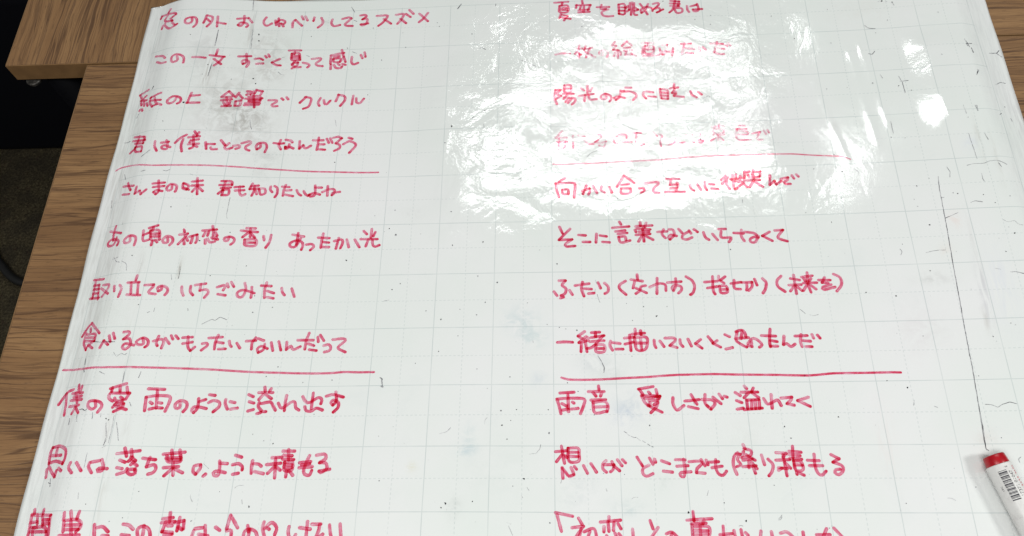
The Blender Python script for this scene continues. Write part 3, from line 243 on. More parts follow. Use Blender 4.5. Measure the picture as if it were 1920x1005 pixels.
# ------------------------------------------------------------------ helpers
def tag(o, label=None, cat=None, group=None, kind=None):
    if label: o["label"] = label
    if cat: o["category"] = cat
    if group: o["group"] = group
    if kind: o["kind"] = kind
    return o
def link(name, me, mat, parent=None):
    o = bpy.data.objects.new(name, me)
    if mat is not None and not me.materials: me.materials.append(mat)
    COL.objects.link(o)
    if parent: o.parent = parent
    return o
def empty(name, loc=(0, 0, 0)):
    o = bpy.data.objects.new(name, None); o.location = loc; o.empty_display_size = 0.05
    COL.objects.link(o); return o
def mesh(name, verts, faces, smooth=False):
    me = bpy.data.meshes.new(name); me.from_pydata([tuple(v) for v in verts], [], faces); me.update()
    if smooth: me.shade_smooth()
    return me
def bm_mesh(name, bm, smooth=False):
    me = bpy.data.meshes.new(name); bm.to_mesh(me); bm.free()
    if smooth: me.shade_smooth()
    return me
def box_bm(x0, x1, y0, y1, z0, z1, bevel=0.0, seg=2):
    bm = bmesh.new()
    bmesh.ops.create_cube(bm, size=1.0)
    bmesh.ops.scale(bm, vec=(x1-x0, y1-y0, z1-z0), verts=bm.verts)
    bmesh.ops.translate(bm, vec=((x0+x1)/2, (y0+y1)/2, (z0+z1)/2), verts=bm.verts)
    if bevel: bmesh.ops.bevel(bm, geom=bm.edges[:], offset=bevel, segments=seg, affect='EDGES', profile=0.6)
    return bm
def tube(name, pts, r, seg=12):
    vs, fs = [], []
    P = [Vector(p) for p in pts]; up = Vector((0, 0, 1))
    for i, p in enumerate(P):
        d = (P[min(i+1, len(P)-1)] - P[max(i-1, 0)]).normalized()
        a = d.cross(up)
        if a.length < 1e-4: a = Vector((1, 0, 0))
        a.normalize(); b = a.cross(d)
        for k in range(seg):
            t = 2*math.pi*k/seg; vs.append(p + (a*math.cos(t) + b*math.sin(t))*r)
    for i in range(len(P)-1):
        for k in range(seg):
            a0 = i*seg+k; a1 = i*seg+(k+1) % seg; fs.append((a0, a1, a1+seg, a0+seg))
    fs.append(tuple(range(seg-1, -1, -1))); fs.append(tuple((len(P)-1)*seg+k for k in range(seg)))
    me = mesh(name, vs, fs, True)
    return me

class NT:
    """tiny shader-tree writer"""
    def __init__(self, name):
        self.m = bpy.data.materials.new(name); self.m.use_nodes = True
        self.t = self.m.node_tree; self.t.nodes.clear()
        self.out = self.n('ShaderNodeOutputMaterial')
    def n(self, typ, **kw):
        x = self.t.nodes.new(typ)
        for k, v in kw.items(): setattr(x, k, v)
        return x
    def put(self, sock, v):
        if isinstance(v, bpy.types.NodeSocket): self.t.links.new(v, sock)
        elif isinstance(v, (tuple, list)) and len(v) == 3 and sock.type == 'RGBA': sock.default_value = (*v, 1)
        else: sock.default_value = v
    def math(self, op, a, b=None, clamp=False):
        x = self.n('ShaderNodeMath', operation=op, use_clamp=clamp); self.put(x.inputs[0], a)
        if b is not None: self.put(x.inputs[1], b)
        return x.outputs[0]
    def mix(self, f, a, b, blend='MIX'):
        x = self.n('ShaderNodeMix', data_type='RGBA', blend_type=blend)
        self.put(x.inputs[0], f); self.put(x.inputs[6], a); self.put(x.inputs[7], b); return x.outputs[2]
    def noise(self, vec, scale, detail=3, rough=0.5, dist=0.0):
        x = self.n('ShaderNodeTexNoise'); self.put(x.inputs['Vector'], vec); x.inputs['Scale'].default_value = scale
        x.inputs['Detail'].default_value = detail; x.inputs['Roughness'].default_value = rough
        x.inputs['Distortion'].default_value = dist; return x.outputs[0]
    def ramp(self, f, stops):
        x = self.n('ShaderNodeValToRGB'); self.put(x.inputs[0], f); e = x.color_ramp.elements
        while len(e) < len(stops): e.new(0.5)
        for i, (p, c) in enumerate(stops):
            e[i].position = p; e[i].color = (*c, 1) if isinstance(c, (tuple, list)) else (c, c, c, 1)
        return x.outputs[0]
    def smooth(self, v, a, b, lo=0.0, hi=1.0):
        x = self.n('ShaderNodeMapRange', interpolation_type='SMOOTHSTEP'); self.put(x.inputs[0], v)
        for i, k in enumerate((a, b, lo, hi)): x.inputs[i+1].default_value = k
        return x.outputs[0]
    def attr(self, name, out=2):
        x = self.n('ShaderNodeAttribute', attribute_name=name); return x.outputs[out]
    def scale(self, vec, s):
        x = self.n('ShaderNodeMapping'); self.put(x.inputs[0], vec); x.inputs['Scale'].default_value = s; return x.outputs[0]
    def obj(self): return self.n('ShaderNodeTexCoord').outputs['Object']
    def bump(self, h, strength=1.0, dist=1.0):
        x = self.n('ShaderNodeBump'); x.inputs['Strength'].default_value = strength
        x.inputs['Distance'].default_value = dist; self.put(x.inputs['Height'], h); return x.outputs[0]
    def bsdf(self, **kw):
        x = self.n('ShaderNodeBsdfPrincipled')
        for k, v in kw.items(): self.put(x.inputs[k.replace('_', ' ')], v)
        return x.outputs[0]
    def done(self, sh): self.t.links.new(sh, self.out.inputs[0]); return self.m

# ------------------------------------------------------------------ the sheet's shape
CZA = np.array(CZ)*1e-3; CDA = np.array(CD)*1e-3
TABLE_Z = -0.0085
def cheb(a, n):
    out = [np.ones_like(a), a]
    for i in range(2, n): out.append(2*a*out[-1]-out[-2])
    return out
def _basis(u, v):
    a = cheb(np.clip(u, -8, 8)/8, 9); b = cheb((np.clip(v, -6, 4)+1)/6, 3)
    return [a[i]*b[j] for i in range(9) for j in range(3)]
def sstep(t):
    t = np.clip(t, 0, 1); return t*t*(3-2*t)
# creases pressed into the film: (u0, v0, u1, v1, height mm, half width mm)
CREASES = [(4.85, -4.1, 5.25, -1.9, .22, 1.5), (5.6, -4.7, 5.8, -2.2, .28, 2.2), (5.82, -4.9, 6.05, -2.6, .30, 1.6),
           (7.0, -3.6, 7.15, -2.4, .25, 1.5), (-1.9, -3.2, -2.1, -1.2, .2, 2.0), (4.45, -3.9, 4.6, -3.0, .12, 1.2),
           (-7.62, -6.3, -7.58, 5.5, .18, 2.5), (7.75, -6.3, 7.7, -1.0, .4, 3.0)]
# low swells where the film does not lie flat: (u, v, half widths in cells, height mm)
SWELLS = [(.35, -4.9, .75, .50, 1.3), (-1.0, -1.6, .35, .30, .35), (1.1, -3.15, .8, .35, .55), (2.9, -4.9, .7, .55, .9),
          (4.0, -2.2, .5, .45, .5), (-.6, -1.2, .6, .4, -.5), (2.2, -1.35, .7, .4, .5), (3.6, -3.6, .5, .6, -.45), (.1, -2.75, .4, .3, .35)]
def sheet_z(u, v):
    """height of the film in metres at grid position u (columns), v (rows); numpy arrays"""
    b = _basis(u, v); z = sum(c*x for c, x in zip(CZA, b))
    # an extra swell towards the far right corner
    z = z - 0.0013*sstep((u-4.9)/1.7)*sstep((-3.2-v)/2.0)
    z = z + 0.0014*sstep((u-6.55)/.62)*sstep((-2.35-v)/.7)*sstep((v+5.0)/.6)*(1-sstep((u-7.3)/.9))
    z = z + .0019*sstep((-.1-u)/.7)*sstep((u+2.9)/.9)*sstep((v+5.1)/1.6)*(1-sstep((v+3.0)/1.5))
    for (u0, v0, su, sv, h) in SWELLS:
        z = z + h*1e-3*np.exp(-((u-u0)/su)**2-((v-v0)/sv)**2)
    for (u0, v0, u1, v1, h, w) in CREASES:
        L = math.hypot(u1-u0, v1-v0); du, dv = (u1-u0)/L, (v1-v0)/L
        s = (u-u0)*du+(v-v0)*dv; t = (-(u-u0)*dv+(v-v0)*du)*50 + .35*np.sin(s*2.1+u0*7)
        env = sstep(s/0.5)*sstep((L-s)/0.5)
        z = z + h*1e-3*np.exp(-(t/w)**2)*env
    tl = sstep((-7.45-u)/0.95); z = z*(1-tl)+(-.0040)*tl
    tr = sstep((u-7.7)/0.75); z = z*(1-tr)+(-.0050)*tr
    return z
def sheet_dx(u, v):
    b = _basis(u, v); return sum(c*x for c, x in zip(CDA, b))
def uv_of(x, y):
    v = -y/0.05; u = x/0.05
    for _ in range(4): u = (x-sheet_dx(u, v))/0.05
    return u, v
def on_sheet(xy, lift):
    xy = np.asarray(xy, float); u, v = uv_of(xy[:, 0], xy[:, 1])
    return np.c_[xy, sheet_z(u, v)+lift]

# ------------------------------------------------------------------ materials
def crinkle(N):
    """fine creases of the thin film, shared by film and ink; height in metres"""
    P = N.n('ShaderNodeNewGeometry').outputs['Position']
    amp = N.attr('crinkle')
    warp = N.n('ShaderNodeTexNoise'); N.put(warp.inputs['Vector'], P); warp.inputs['Scale'].default_value = 14; warp.inputs['Detail'].default_value = 2
    off = N.n('ShaderNodeVectorMath', operation='SCALE'); N.put(off.inputs[0], warp.outputs[1]); off.inputs[3].default_value = 0.05
    add = N.n('ShaderNodeVectorMath', operation='ADD'); N.put(add.inputs[0], P); N.put(add.inputs[1], off.outputs[0]); V = add.outputs[0]
    big = N.noise(N.scale(V, (1, 1.15, 1)), 10, 2, .5)
    mid = N.noise(V, 46, 3, .55, .4)
    rid = N.math('ABSOLUTE', N.math('SUBTRACT', N.noise(V, 30, 2, .5, 1.0), .5))
    fine = N.noise(V, 260, 4, .62)
    h = N.math('MULTIPLY', big, BIG); h = N.math('ADD', h, N.math('MULTIPLY', mid, MID)); h = N.math('ADD', h, N.math('MULTIPLY', rid, RID))
    h = N.math('ADD', h, N.math('MULTIPLY', fine, FINE))
    h = N.math('MULTIPLY', h, amp)
    h = N.math('ADD', h, N.math('MULTIPLY', N.noise(P, 120, 3, .6), .000018))
    return h
BIG, MID, RID, FINE = .0044, .00050, .00065, .00013

def mat_sheet():
    N = NT("glossy_white_film"); P = N.obj()
    uv = N.n('ShaderNodeUVMap', uv_map='grid').outputs[0]
    sx = N.n('ShaderNodeSeparateXYZ'); N.put(sx.inputs[0], uv); u, v = sx.outputs[0], sx.outputs[1]
    def lines(c, w):                 # distance to the nearest whole number
        f = N.math('ABSOLUTE', N.math('SUBTRACT', N.math('FRACT', N.math('ADD', c, 100.5)), .5))
        return N.smooth(f, w*.45, w, 1, 0)
    def inside(c, lo, hi):
        return N.math('MULTIPLY', N.math('GREATER_THAN', c, lo), N.math('LESS_THAN', c, hi))
    ins = N.math('MULTIPLY', inside(u, -8.02, 8.02), inside(v, -6.02, 20))
    solid = N.math('MAXIMUM', lines(u, .0095), lines(v, .0095))
    hu, hv = N.math('ADD', u, .5), N.math('ADD', v, .5)
    def dash(c): return N.smooth(N.math('SINE', N.math('MULTIPLY', c, 2*math.pi*14)), -.5, .2, 0, 1)
    dot = N.math('MAXIMUM', N.math('MULTIPLY', lines(hu, .010), dash(v)), N.math('MULTIPLY', lines(hv, .010), dash(u)))
    wear = N.smooth(N.noise(P, 35, 3), .3, .62, .55, 1)
    g = N.math('MULTIPLY', N.math('MULTIPLY', N.math('MAXIMUM', N.math('MULTIPLY', solid, .33), N.math('MULTIPLY', dot, .21)), ins), wear)
    mott = N.noise(P, 5, 4, .6)
    base = N.ramp(mott, [(.30, (.762, .803, .773)), (.5, (.795, .815, .800)), (.68, (.825, .825, .828))])
    # faint wiped ink haze
    hz = N.smooth(N.noise(N.scale(P, (1, 1, 1)), 22, 5, .7, .6), .56, .8, 0, .16)
    base = N.mix(hz, base, (.60, .66, .67))
    dirt_and_shade = N.attr('dirt_and_shade', 0)
    n1 = N.smooth(N.noise(P, 90, 5, .72, .8), .36, .66, 0, 1.5)
    n2 = N.smooth(N.noise(N.scale(P, (1, .10, 1)), 420, 3, .6, .3), .38, .66, 0, 1.05)
    streak = N.attr('streak')
    nm = N.mix(streak, n1, n2)
    ab = N.n('ShaderNodeMix', data_type='RGBA', blend_type='MULTIPLY'); ab.inputs[0].default_value = 1
    N.put(ab.inputs[6], dirt_and_shade); N.put(ab.inputs[7], nm)
    inv = N.n('ShaderNodeInvert'); N.put(inv.inputs[1], ab.outputs[2])
    base = N.mix(1.0, base, inv.outputs[0], 'MULTIPLY')
    base = N.mix(g, base, (.22, .32, .33))
    # hair-thin dark flecks everywhere
    vor = N.n('ShaderNodeTexVoronoi'); N.put(vor.inputs['Vector'], P); vor.inputs['Scale'].default_value = 95
    cs = N.n('ShaderNodeSeparateColor'); N.put(cs.inputs[0], vor.outputs['Color'])
    fl = N.math('MULTIPLY', N.smooth(vor.outputs['Distance'], .02, .06, 1, 0), N.math('GREATER_THAN', cs.outputs[0], .86))
    base = N.mix(N.math('MULTIPLY', fl, .45), base, (.12, .12, .13))
    sh = N.bsdf(Base_Color=base, Roughness=.075, IOR=1.80, Normal=N.bump(crinkle(N)))
    return N.done(sh)

def mat_ink(name, trans, gloss_rough=.12, patch=.0):
    N = NT(name); P = N.obj()
    uvm = N.n('ShaderNodeUVMap', uv_map='stroke').outputs[0]
    sx = N.n('ShaderNodeSeparateXYZ'); N.put(sx.inputs[0], uvm); s, w = sx.outputs[0], sx.outputs[1]
    cmb = N.n('ShaderNodeCombineXYZ'); N.put(cmb.inputs[0], N.math('MULTIPLY', s, 90)); N.put(cmb.inputs[1], N.math('MULTIPLY', w, 1.6))
    st = N.noise(cmb.outputs[0], 1.0, 3, .6)
    bl = N.noise(P, 170, 3, .6)
    aw = N.math('ABSOLUTE', w)
    edge = N.smooth(aw, .5, .9, 0, .12)
    fade = N.smooth(aw, .86, 1.0, 1, .25)
    d = N.math('ADD', N.math('ADD', N.smooth(st, .25, .75, .32, .98), N.smooth(bl, .3, .7, -.16, .38)), edge)
    d = N.math('MULTIPLY', N.math('MULTIPLY', d, fade), N.attr('ink'))
    if patch: d = N.math('MULTIPLY', d, N.smooth(N.noise(P, 170, 3, .6, .5), .38, .58, 1-patch, 1.1))
    cc = N.n('ShaderNodeCombineColor')
    for i, c in enumerate(trans): N.put(cc.inputs[i], N.math('POWER', c, d))
    tr = N.n('ShaderNodeBsdfTransparent'); N.put(tr.inputs[0], cc.outputs[0])
    gl = N.n('ShaderNodeBsdfGlossy'); gl.inputs['Roughness'].default_value = gloss_rough; gl.inputs[0].default_value = (1, 1, 1, 1)
    bn = N.bump(crinkle(N)); N.put(gl.inputs['Normal'], bn)
    ms = N.n('ShaderNodeMixShader'); ms.inputs[0].default_value = .026
    N.put(ms.inputs[1], tr.outputs[0]); N.put(ms.inputs[2], gl.outputs[0])
    return N.done(ms.outputs[0])

def mat_wood(name, along_x=True, seed=0.0):
    N = NT(name)
    mp = N.n('ShaderNodeMapping'); N.put(mp.inputs[0], N.obj())
    mp.inputs['Location'].default_value = (seed, seed*1.7, 0)
    if not along_x: mp.inputs['Rotation'].default_value = (0, 0, math.pi/2)
    P = mp.outputs[0]
    wv = N.n('ShaderNodeTexNoise'); N.put(wv.inputs['Vector'], N.scale(P, (1, 3, 1))); wv.inputs['Scale'].default_value = 7
    wv.inputs['Detail'].default_value = 3
    off = N.n('ShaderNodeVectorMath', operation='MULTIPLY'); N.put(off.inputs[0], wv.outputs[1]); off.inputs[1].default_value = (0, .018, 0)
    ad = N.n('ShaderNodeVectorMath', operation='ADD'); N.put(ad.inputs[0], P); N.put(ad.inputs[1], off.outputs[0]); Q = ad.outputs[0]
    broad = N.noise(N.scale(Q, (3.0, 34, 1)), 1, 3, .55)
    def vein(sx, sy, w, seed, dist=.4):
        m2 = N.n('ShaderNodeMapping'); N.put(m2.inputs[0], Q); m2.inputs['Scale'].default_value = (sx, sy, 1); m2.inputs['Location'].default_value = (seed, seed, 0)
        x = N.noise(m2.outputs[0], 1, 3, .55, dist)
        return N.smooth(N.math('ABSOLUTE', N.math('SUBTRACT', x, .5)), 0, w, 1, 0)
    v1 = vein(2.2, 60, .022, 3.1, .2); v2 = vein(4.0, 170, .040, 8.7, .12); v3 = N.smooth(N.noise(N.scale(Q, (5.5, 90, 1)), 1, 4, .62, .5), .54, .66, 0, 1)
    fibre = N.noise(N.scale(Q, (38, 900, 1)), 1, 3, .65)
    pores = N.noise(N.scale(Q, (70, 620, 1)), 1, 2, .6)
    c = N.ramp(broad, [(.26, (.180, .092, .038)), (.44, (.235, .124, .052)), (.60, (.278, .152, .065)), (.80, (.325, .184, .082))])
    c = N.mix(N.math('MULTIPLY', v3, .35), c, (.115, .056, .024))
    c = N.mix(N.math('MULTIPLY', v1, .78), c, (.070, .032, .014))
    c = N.mix(N.math('MULTIPLY', v2, .58), c, (.095, .045, .020))
    c = N.mix(N.smooth(fibre, .42, .72, 0, .42), c, (.115, .058, .026))
    c = N.mix(N.smooth(fibre, .38, .24, 0, .35), c, (.42, .27, .14))
    c = N.mix(N.smooth(pores, .60, .72, 0, .55), c, (.06, .03, .016))
    h = N.math('ADD', N.math('MULTIPLY', v1, -.00010), N.math('MULTIPLY', fibre, .00003))
    return N.done(N.bsdf(Base_Color=c, Roughness=.46, Normal=N.bump(h)))

def mat_plain(name, col, rough=.5, bump=0.0, bscale=200, var=.15, **kw):
    N = NT(name); P = N.obj()
    n = N.noise(P, bscale, 4, .6)
    c = N.mix(N.smooth(n, .3, .7, 0, 1), tuple(x*(1-var) for x in col), tuple(min(1, x*(1+var)) for x in col))
    args = dict(Base_Color=c, Roughness=rough, **kw)
    if bump: args['Normal'] = N.bump(N.math('MULTIPLY', n, bump))
    return N.done(N.bsdf(**args))

M_SHEET = mat_sheet()
M_RED = mat_ink("red_marker_ink", (.925, .345, .475))
M_RED_WORN = mat_ink("red_marker_ink_worn", (.925, .345, .475), patch=.75)
M_BLACK = mat_ink("black_marker_ink", (.34, .33, .36), patch=.5)
M_WOOD_X = mat_wood("walnut_laminate_across", True, .3)
M_WOOD_Y = mat_wood("walnut_laminate_lengthwise", False, 1.9)
M_EDGE = mat_plain("walnut_edge_strip", (.20, .108, .044), .45, .00005, 60, .12)
M_STEEL = mat_plain("black_powder_coated_steel", (.002, .002, .003), .6, Specular_IOR_Level=.05)
M_DISC = mat_plain("worn_grey_metal", (.070, .064, .058), .45, .0003, 300, .6, Metallic=.4)
M_CASE = mat_plain("black_case_fabric", (.0022, .0024, .0050), .8, .0004, 500, Specular_IOR_Level=.15)
M_CABLE = mat_plain("black_rubber", (.008, .008, .008), .5)
M_WHITEP = None

def mat_carpet():
    N = NT("dark_brown_carpet"); P = N.obj()
    a = N.noise(P, 240, 4, .7); b = N.noise(P, 26, 4, .6); c3 = N.noise(P, 90, 3, .6)
    c = N.ramp(a, [(.28, (.024, .019, .011)), (.5, (.076, .062, .036)), (.72, (.160, .134, .080))])
    c = N.mix(N.smooth(b, .35, .65, 0, .6), c, (.028, .024, .020))
    c = N.mix(N.smooth(c3, .6, .7, 0, .35), c, (.055, .024, .020))
    return N.done(N.bsdf(Base_Color=c, Roughness=.95, Specular_IOR_Level=.1, Normal=N.bump(N.math('MULTIPLY', a, .006))))
M_CARPET = mat_carpet()

# ------------------------------------------------------------------ floor, case, cable
FLOOR_Z = -0.72
floor = link("floor", mesh("floor", [(-3, -2.5, FLOOR_Z), (3, -2.5, FLOOR_Z), (3, 3.2, FLOOR_Z), (-3, 3.2, FLOOR_Z)], [(0, 1, 2, 3)]), M_CARPET)
tag(floor, kind="structure")

case = empty("storage_case", (-1.05, 1.1, FLOOR_Z))
tag(case, "black fabric storage case standing on the carpet below the upper table", "case")
bm = box_bm(-.75, .72, -.465, .5, 0.002, .42, .02, 3)
link("case_body", bm_mesh("case_body", bm, True), M_CASE, case)
bm = box_bm(-.76, .73, -.475, .51, .423, .47, .015, 3)
link("case_lid", bm_mesh("case_lid", bm, True), M_CASE, case)

pts = []
ctrl = [(-1.75, .52), (-1.35, .50), (-1.10, .43), (-1.045, .385), (-1.01, .352), (-.975, .338), (-.90, .335), (-.7, .36), (-.4, .30)]
for i in range(len(ctrl)-1):
    p0, p1, p2, p3 = [Vector((*ctrl[max(0, min(len(ctrl)-1, i+k))], 0)) for k in (-1, 0, 1, 2)]
    for k in range(8):
        t = k/8
        pts.append(.5*((2*p1)+(-p0+p2)*t+(2*p0-5*p1+4*p2-p3)*t*t+(-p0+3*p1-3*p2+p3)*t**3)+Vector((0, 0, FLOOR_Z+.0085)))
cable = link("power_cable", tube("power_cable", pts, .0078), M_CABLE)
tag(cable, "thick black cable lying on the dark carpet at the left edge", "cable")

# ------------------------------------------------------------------ tables
def make_table(x0, x1, y0, y1, z, mat, edge_mat, label, leg_spots, th=.022):
    root = empty("table", ((x0+x1)/2, (y0+y1)/2, FLOOR_Z)); tag(root, label, "table", "walnut laminate tables pushed together")
    def add(name, bm_or_me, m, sm=False, parent=root):
        me = bm_or_me if isinstance(bm_or_me, bpy.types.Mesh) else bm_mesh(name, bm_or_me, sm)
        o = link(name, me, m, parent)
        if parent is root: o.matrix_parent_inverse = Matrix.Translation(root.location).inverted()
        return o
    e = .0012
    add("tabletop", box_bm(x0+e, x1-e, y0+e, y1-e, z-th+.0003, z, .0003, 1), mat)
    # thin edge strips glued round the board, a hair below the laminate
    b = .0005
    add("edge_strip", box_bm(x0, x1, y0, y0+e-.0001, z-th, z-.0002, b, 2), edge_mat)
    add("edge_strip", box_bm(x0, x1, y1-e+.0001, y1, z-th, z-.0002, b, 2), edge_mat)
    add("edge_strip", box_bm(x0, x0+e-.0001, y0+e, y1-e, z-th, z-.0002, b, 2), edge_mat)
    add("edge_strip", box_bm(x1-e+.0001, x1, y0+e, y1-e, z-th, z-.0002, b, 2), edge_mat)
    add("frame_rail", box_bm(x0+.10, x1-.10, y0+.055, y0+.085, z-th-.042, z-th-.001, .002), M_STEEL)
    add("frame_rail", box_bm(x0+.10, x1-.10, y1-.085, y1-.055, z-th-.042, z-th-.001, .002), M_STEEL)
    for (lx, ly) in leg_spots:
        add("leg", tube("leg", [(lx, ly, FLOOR_Z+.012), (lx, ly, z-th-.008)], .019, 20), M_STEEL)
        c = bmesh.new()
        bmesh.ops.create_cone(c, cap_ends=True, segments=28, radius1=.0070, radius2=.0082, depth=.005, matrix=Matrix.Translation((lx-.020, ly-.020, z-th-.0070)))
        bmesh.ops.bevel(c, geom=[ed for ed in c.edges], offset=.001, segments=1, affect='EDGES')
        add("fixing_disc", c, M_DISC, False)
    return root
TX0, TY1 = -.4695, .2435
make_table(TX0, TX0+1.2, TY1-.75, TY1, TABLE_Z, M_WOOD_X, M_EDGE,
           "walnut laminate table under the whiteboard sheet, with its grain running crosswise", [(TX0+.13, TY1-.70), (TX0+1.1, TY1-.70)])
make_table(-.5555, .20, TY1+.0012, TY1+1.2, TABLE_Z+.0008, M_WOOD_Y, M_EDGE,
           "upper walnut laminate table at the top left, its grain running lengthwise", [(-.5225, TY1+.026), (.17, TY1+.026)])
make_table(.2014, 1.40, TY1+.0012, TY1+.95, TABLE_Z+.0002, M_WOOD_X, M_EDGE,
           "walnut laminate table at the top right corner, mostly hidden behind the sheet", [(.40, TY1+.08), (1.30, TY1+.08)])

# ------------------------------------------------------------------ whiteboard sheet
sheet = empty("whiteboard_sheet", (0, 0, 0))
tag(sheet, "glossy white gridded whiteboard sheet covered in red Japanese handwriting, lying on the tables", "whiteboard sheet")
U = np.arange(-8.27, 8.44, .045); V = np.arange(-6.3, 6.301, .045)
uu, vv = np.meshgrid(U, V)
rag = .012*np.sin(vv*1.3)+.006*np.sin(vv*4.1+1)
ue = uu.copy(); ue[:, 0] += rag[:, 0]; ue[:, -1] += rag[:, -1]*.7
ve = vv.copy(); ve[0, :] += .02*np.sin(uu[0]*3)
cut = np.clip((-7.9-ue)/.4, 0, 1); ve[0, :] += .10*cut[0, :]
X = ue*.05+sheet_dx(ue, ve); Y = -ve*.05; Z = sheet_z(ue, ve)
# keep the far strip above the other table's slightly higher top
Z = np.maximum(Z, TABLE_Z+.0016)
H, W = X.shape
verts = np.c_[X.ravel(), Y.ravel(), Z.ravel()]
idx = np.arange(H*W).reshape(H, W)
faces = np.stack([idx[1:, :-1], idx[1:, 1:], idx[:-1, 1:], idx[:-1, :-1]], -1).reshape(-1, 4)
me = bpy.data.meshes.new("film")
me.from_pydata(verts.tolist(), [], faces.tolist()); me.update(); me.shade_smooth()
uvl = me.uv_layers.new(name="grid")
li = np.empty(len(me.loops), int); me.loops.foreach_get("vertex_index", li)
uvs = np.c_[ue.ravel(), ve.ravel()][li]; uvl.data.foreach_set("uv", uvs.ravel().astype(np.float32))
def crinkle_amp(x, y):
    a = .10 + 1.0*np.exp(-(np.maximum(0, np.abs(x-.055)-.13)/.035)**2)*np.exp(-(np.maximum(0, np.abs(y-.165)-.09)/.05)**2)
    a = a + .15*np.exp(-((x-.345)/.03)**2-((y-.19)/.06)**2)
    return a
dirt_and_shade = np.zeros((H*W, 3)); strk = np.zeros(H*W)  # real smudges and the painted grey of the curled edges share this colour
for rec in DIRT_AND_SHADE.strip(';').split(';'):
    q = [float(t) for t in rec.split()]
    dx = (X.ravel()-q[0]*1e-4)/(q[2]*1e-4); dy = (Y.ravel()-q[1]*1e-4)/(q[3]*1e-4)
    g = np.exp(-(dx*dx+dy*dy))
    dirt_and_shade += g[:, None]*np.array((q[4]*.8, q[5]*.9, q[6]))*(.65 if q[0] < -3300 else 1)
    if q[3] > 2.2*q[2]: strk = np.maximum(strk, np.minimum(1, g*2))
lf = sstep((-7.35-ue.ravel())/.5); dirt_and_shade += lf[:, None]*np.array((.05, .05, .047)); strk = np.maximum(strk, lf)  # shade of the left edge's curl painted into the colour, streaked
rt = sstep((ue.ravel()-7.7)/.3); dirt_and_shade += rt[:, None]*np.array((.07, .07, .065)); strk = np.maximum(strk, rt)  # same painted shade where the right edge rolls down
at = me.attributes.new("dirt_and_shade", 'FLOAT_COLOR', 'POINT')
at.data.foreach_set("color", np.c_[np.clip(dirt_and_shade, 0, .8), np.ones(H*W)].ravel().astype(np.float32))
at = me.attributes.new("streak", 'FLOAT', 'POINT'); at.data.foreach_set("value", strk.astype(np.float32))
at = me.attributes.new("crinkle", 'FLOAT', 'POINT'); at.data.foreach_set("value", crinkle_amp(X.ravel(), Y.ravel()).astype(np.float32))
film = link("film", me, M_SHEET, sheet)
so = film.modifiers.new("thickness", 'SOLIDIFY'); so.thickness = .0004; so.offset = -1

# ---- ink strokes: ribbons of dye laid on the film
def spline(P, step):
    """Catmull-Rom through the points, broken where the pen turns sharply; returns list of polylines"""
    P = [np.array(p, float) for p in P]
    Q = [P[0]]
    for p in P[1:]:
        if np.linalg.norm(p-Q[-1]) > 2e-4: Q.append(p)
    P = Q
    if len(P) == 1: P = [P[0], P[0]+np.array([3e-4, 0])]
    runs = [[P[0]]]
    for i in range(1, len(P)):
        runs[-1].append(P[i])
        if i < len(P)-1:
            a = P[i]-P[i-1]; b = P[i+1]-P[i]
            c = a@b/(np.linalg.norm(a)*np.linalg.norm(b)+1e-12)
            if c < -.10: runs.append([P[i]])
    out = []
    for r in runs:
        pl = []
        for i in range(len(r)-1):
            p1, p2 = r[i], r[i+1]; p0 = r[i-1] if i else 2*p1-p2; p3 = r[i+2] if i+2 < len(r) else 2*p2-p1
            n = max(1, int(np.linalg.norm(p2-p1)/step))
            for k in range(n):
                t = k/n
                pl.append(.5*(2*p1+(-p0+p2)*t+(2*p0-5*p1+4*p2-p3)*t*t+(-p0+3*p1-3*p2+p3)*t**3))
        pl.append(r[-1]); out.append(pl)
    return out
